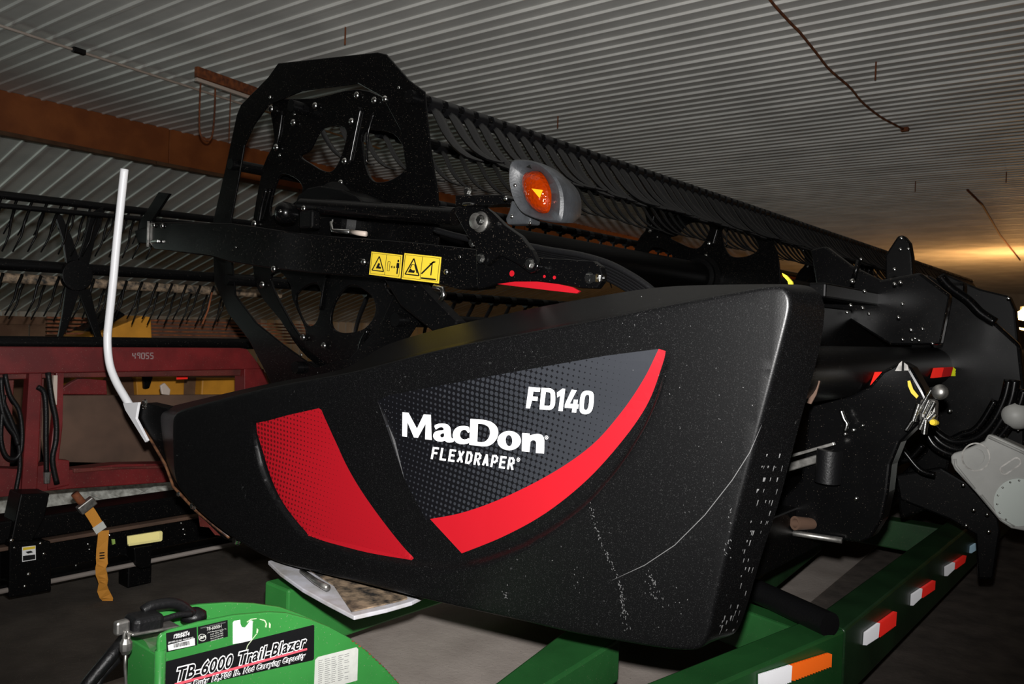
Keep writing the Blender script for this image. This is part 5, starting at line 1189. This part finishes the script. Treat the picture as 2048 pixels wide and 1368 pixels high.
# ratchet strap hanging off the red header
ST = thing('ratchet_strap', onX(208, 1190, XBT+.05), 'orange ratchet strap dangling from the red header down to the floor', 'strap')
def ribbon(name, pts, w_, m, par, lab=None, X=XBT+.06, tw=None):
    mb = MB(); P = [onX(*c6(*p), X) for p in pts]; n = len(P)
    for i, p in enumerate(P):
        d = (P[min(i+1, n-1)]-P[max(i-1, 0)]).normalized(); t = tw[i] if tw else 0
        sdv = d.cross(Vector((1, 0, 0))).normalized(); sdv = (Matrix.Rotation(t, 3, d) @ sdv)
        nn = d.cross(sdv).normalized()*.0015
        mb.v += [p-sdv*w_/2-nn, p+sdv*w_/2-nn, p+sdv*w_/2+nn, p-sdv*w_/2+nn]
    for i in range(n-1):
        for k in range(4): mb.f.append((i*4+k, i*4+(k+1) % 4, (i+1)*4+(k+1) % 4, (i+1)*4+k))
    return mb.build(name, m, par, fixn=True, lab=lab)
ribbon('webbing', [(590, 195), (620, 240), (650, 290), (670, 330)], .052, M['strap'], ST)
ribbon('strap_label', [(655, 300), (680, 340)], .060, M['greylabel'], ST, 'white strap label', X=XBT+.066)
ribbon('webbing', [(695, 340), (690, 400), (684, 460), (682, 520), (685, 560), (675, 590), (680, 630), (690, 670), (690, 700), (690, 740), (705, 775), (722, 800), (722, 850)], .056, M['strap'], ST, tw=[0, 0, .1, .2, .5, .9, .6, .9, 1.2, .6, .4, .7, 1.2])
for y in (490, 508, 526): ribbon('print_band', [(668, y), (700, y-3)], .006, M['decalblack'], ST, X=XBT+.075)
MB().tube([onX(*c6(500, 90), XBT+.05), onX(*c6(540, 140), XBT+.05), onX(*c6(590, 190), XBT+.05)], .02, 8).build('ratchet_hook', M['rust'], ST, smooth=True)
MB().box(onX(*c6(580, 170), XBT+.06), (.04, .09, .05), Matrix.Rotation(.6, 3, 'X')).build('ratchet', M['steel'], ST, bevel=.006)
# pale crushed stone behind, seen between the red header and the black trailer
gp0, gp1 = onZ(20, 1000, .12), onZ(600, 930, .12)
gr = MB(); NG = 60
gx0, gx1 = -6.12, -5.5; gy0, gy1 = 0.3, 9.0
gv = [[Vector((gx0+(gx1-gx0)*i/24, gy0+(gy1-gy0)*j/60, .0+.42*math.sin(math.pi*i/24)**.5*(.75+.25*math.sin(j*.7+i*.4))+random.uniform(0, .03))) for j in range(61)] for i in range(25)]
gr.v = [v for row in gv for v in row]; gr.f = [(i*61+j, (i+1)*61+j, (i+1)*61+j+1, i*61+j+1) for i in range(24) for j in range(60)]
g_ = gr.build('gravel_pile', M['gravel'], fixn=True); tag(g_, 'low heap of pale crushed stone on the floor behind the red header', 'gravel', kind='stuff')
# things farther back: wagon side of brown boards, yellow machine, dark slatted header
XWG = -7.6
WG = thing('board_wagon', (XWG, 2.5, .3), 'wagon with weathered brown board side behind the red header at far left', 'wagon')
yw0, yw1 = onX(-200, 660, XWG).y, onX(190, 660, XWG).y
zt_, zb_2 = onX(50, 634, XWG).z, onX(50, 760, XWG).z
yy = yw0
while yy < yw1:
    MB().box((XWG, yy+.15, (zt_+.35)/2), (.03, .29, zt_-.35)).build('side_board', M['woodold'], WG, bevel=.004); yy += .30
MB().box((XWG+.03, (yw0+yw1)/2, zt_-.03), (.04, yw1-yw0, .07)).build('top_rail', M['woodold'], WG, bevel=.004)
MB().box((XWG-.5, (yw0+yw1)/2, .33), (1.1, yw1-yw0, .10)).build('wagon_bed', M['woodold'], WG)
for yk in (yw0+.4, yw1-.4): MB().lathe((XWG-.2, yk, .31), (1, 0, 0), [(-.08, .2), (-.06, .3), (.06, .3), (.08, .2)], 20).build('wheel', M['rubber'], WG, angle=40)
XY = -6.2
YM = thing('yellow_header', (XY, 4.5, 0), 'yellow corn header with pointed dividers behind the red header', 'corn header')
fY2 = lambda L, c0, c1, m, name, bev=.01: plate(name, FX(XY), [L], c0, c1, m, YM, bevel=bev)
fY2([(155, 682), (205, 665), (285, 632), (302, 634), (305, 690), (160, 692)], 0, .5, M['yellow'], 'divider_hood')
fY2([(170, 662), (205, 645), (240, 618), (258, 630), (205, 664)], .05, .3, M['black2'], 'divider_tip')
fY2([(138, 752), (215, 750), (196, 772), (172, 782), (145, 775)], 0, .4, M['yellow'], 'divider_hood')
fY2([(272, 755), (300, 752), (370, 752), (368, 800), (275, 800)], 0, .4, M['yellow'], 'gear_panel')
fY2([(398, 756), (495, 756), (495, 792), (396, 792)], -.05, .3, M['yellow'], 'end_panel')
fY2([(280, 752), (300, 752), (292, 776), (282, 778)], -.06, -.02, M['black2'], 'bracket')
fY2([(300, 640), (560, 640), (560, 696), (300, 696)], .3, .34, M['brownsheet'], 'rear_screen')
for k in range(7): MB().box((XY-.26, onX(430, 660, XY).y, onX(430, 645+k*7, XY).z), (.03, 2.4, .012)).build('screen_bar', M['rust'], YM)
MB().box((XY-.3, onX(350, 700, XY).y, .45), (.3, 3.2, .5)).build('frame', M['black2'], YM, bevel=.02)
for k in range(2): MB().box((XY-.3, onX(350, 700, XY).y-1+2*k, .1), (.2, .2, .2)).build('stand', M['black2'], YM)
MB().hexa([Vector((XY-.05, onX(160, 700, XY).y, .7)), Vector((XY-.05, onX(520, 700, XY).y, .7)), Vector((XY-.6, onX(520, 700, XY).y, .7)), Vector((XY-.6, onX(160, 700, XY).y, .7))],
          [Vector((XY-.05, onX(160, 700, XY).y, onX(300, 760, XY).z)), Vector((XY-.05, onX(520, 700, XY).y, onX(300, 760, XY).z)), Vector((XY-.6, onX(520, 700, XY).y, onX(300, 690, XY).z)), Vector((XY-.6, onX(160, 700, XY).y, onX(300, 690, XY).z))]).build('body', M['woodold'], YM, fixn=True)
# cable along the lean-to roof
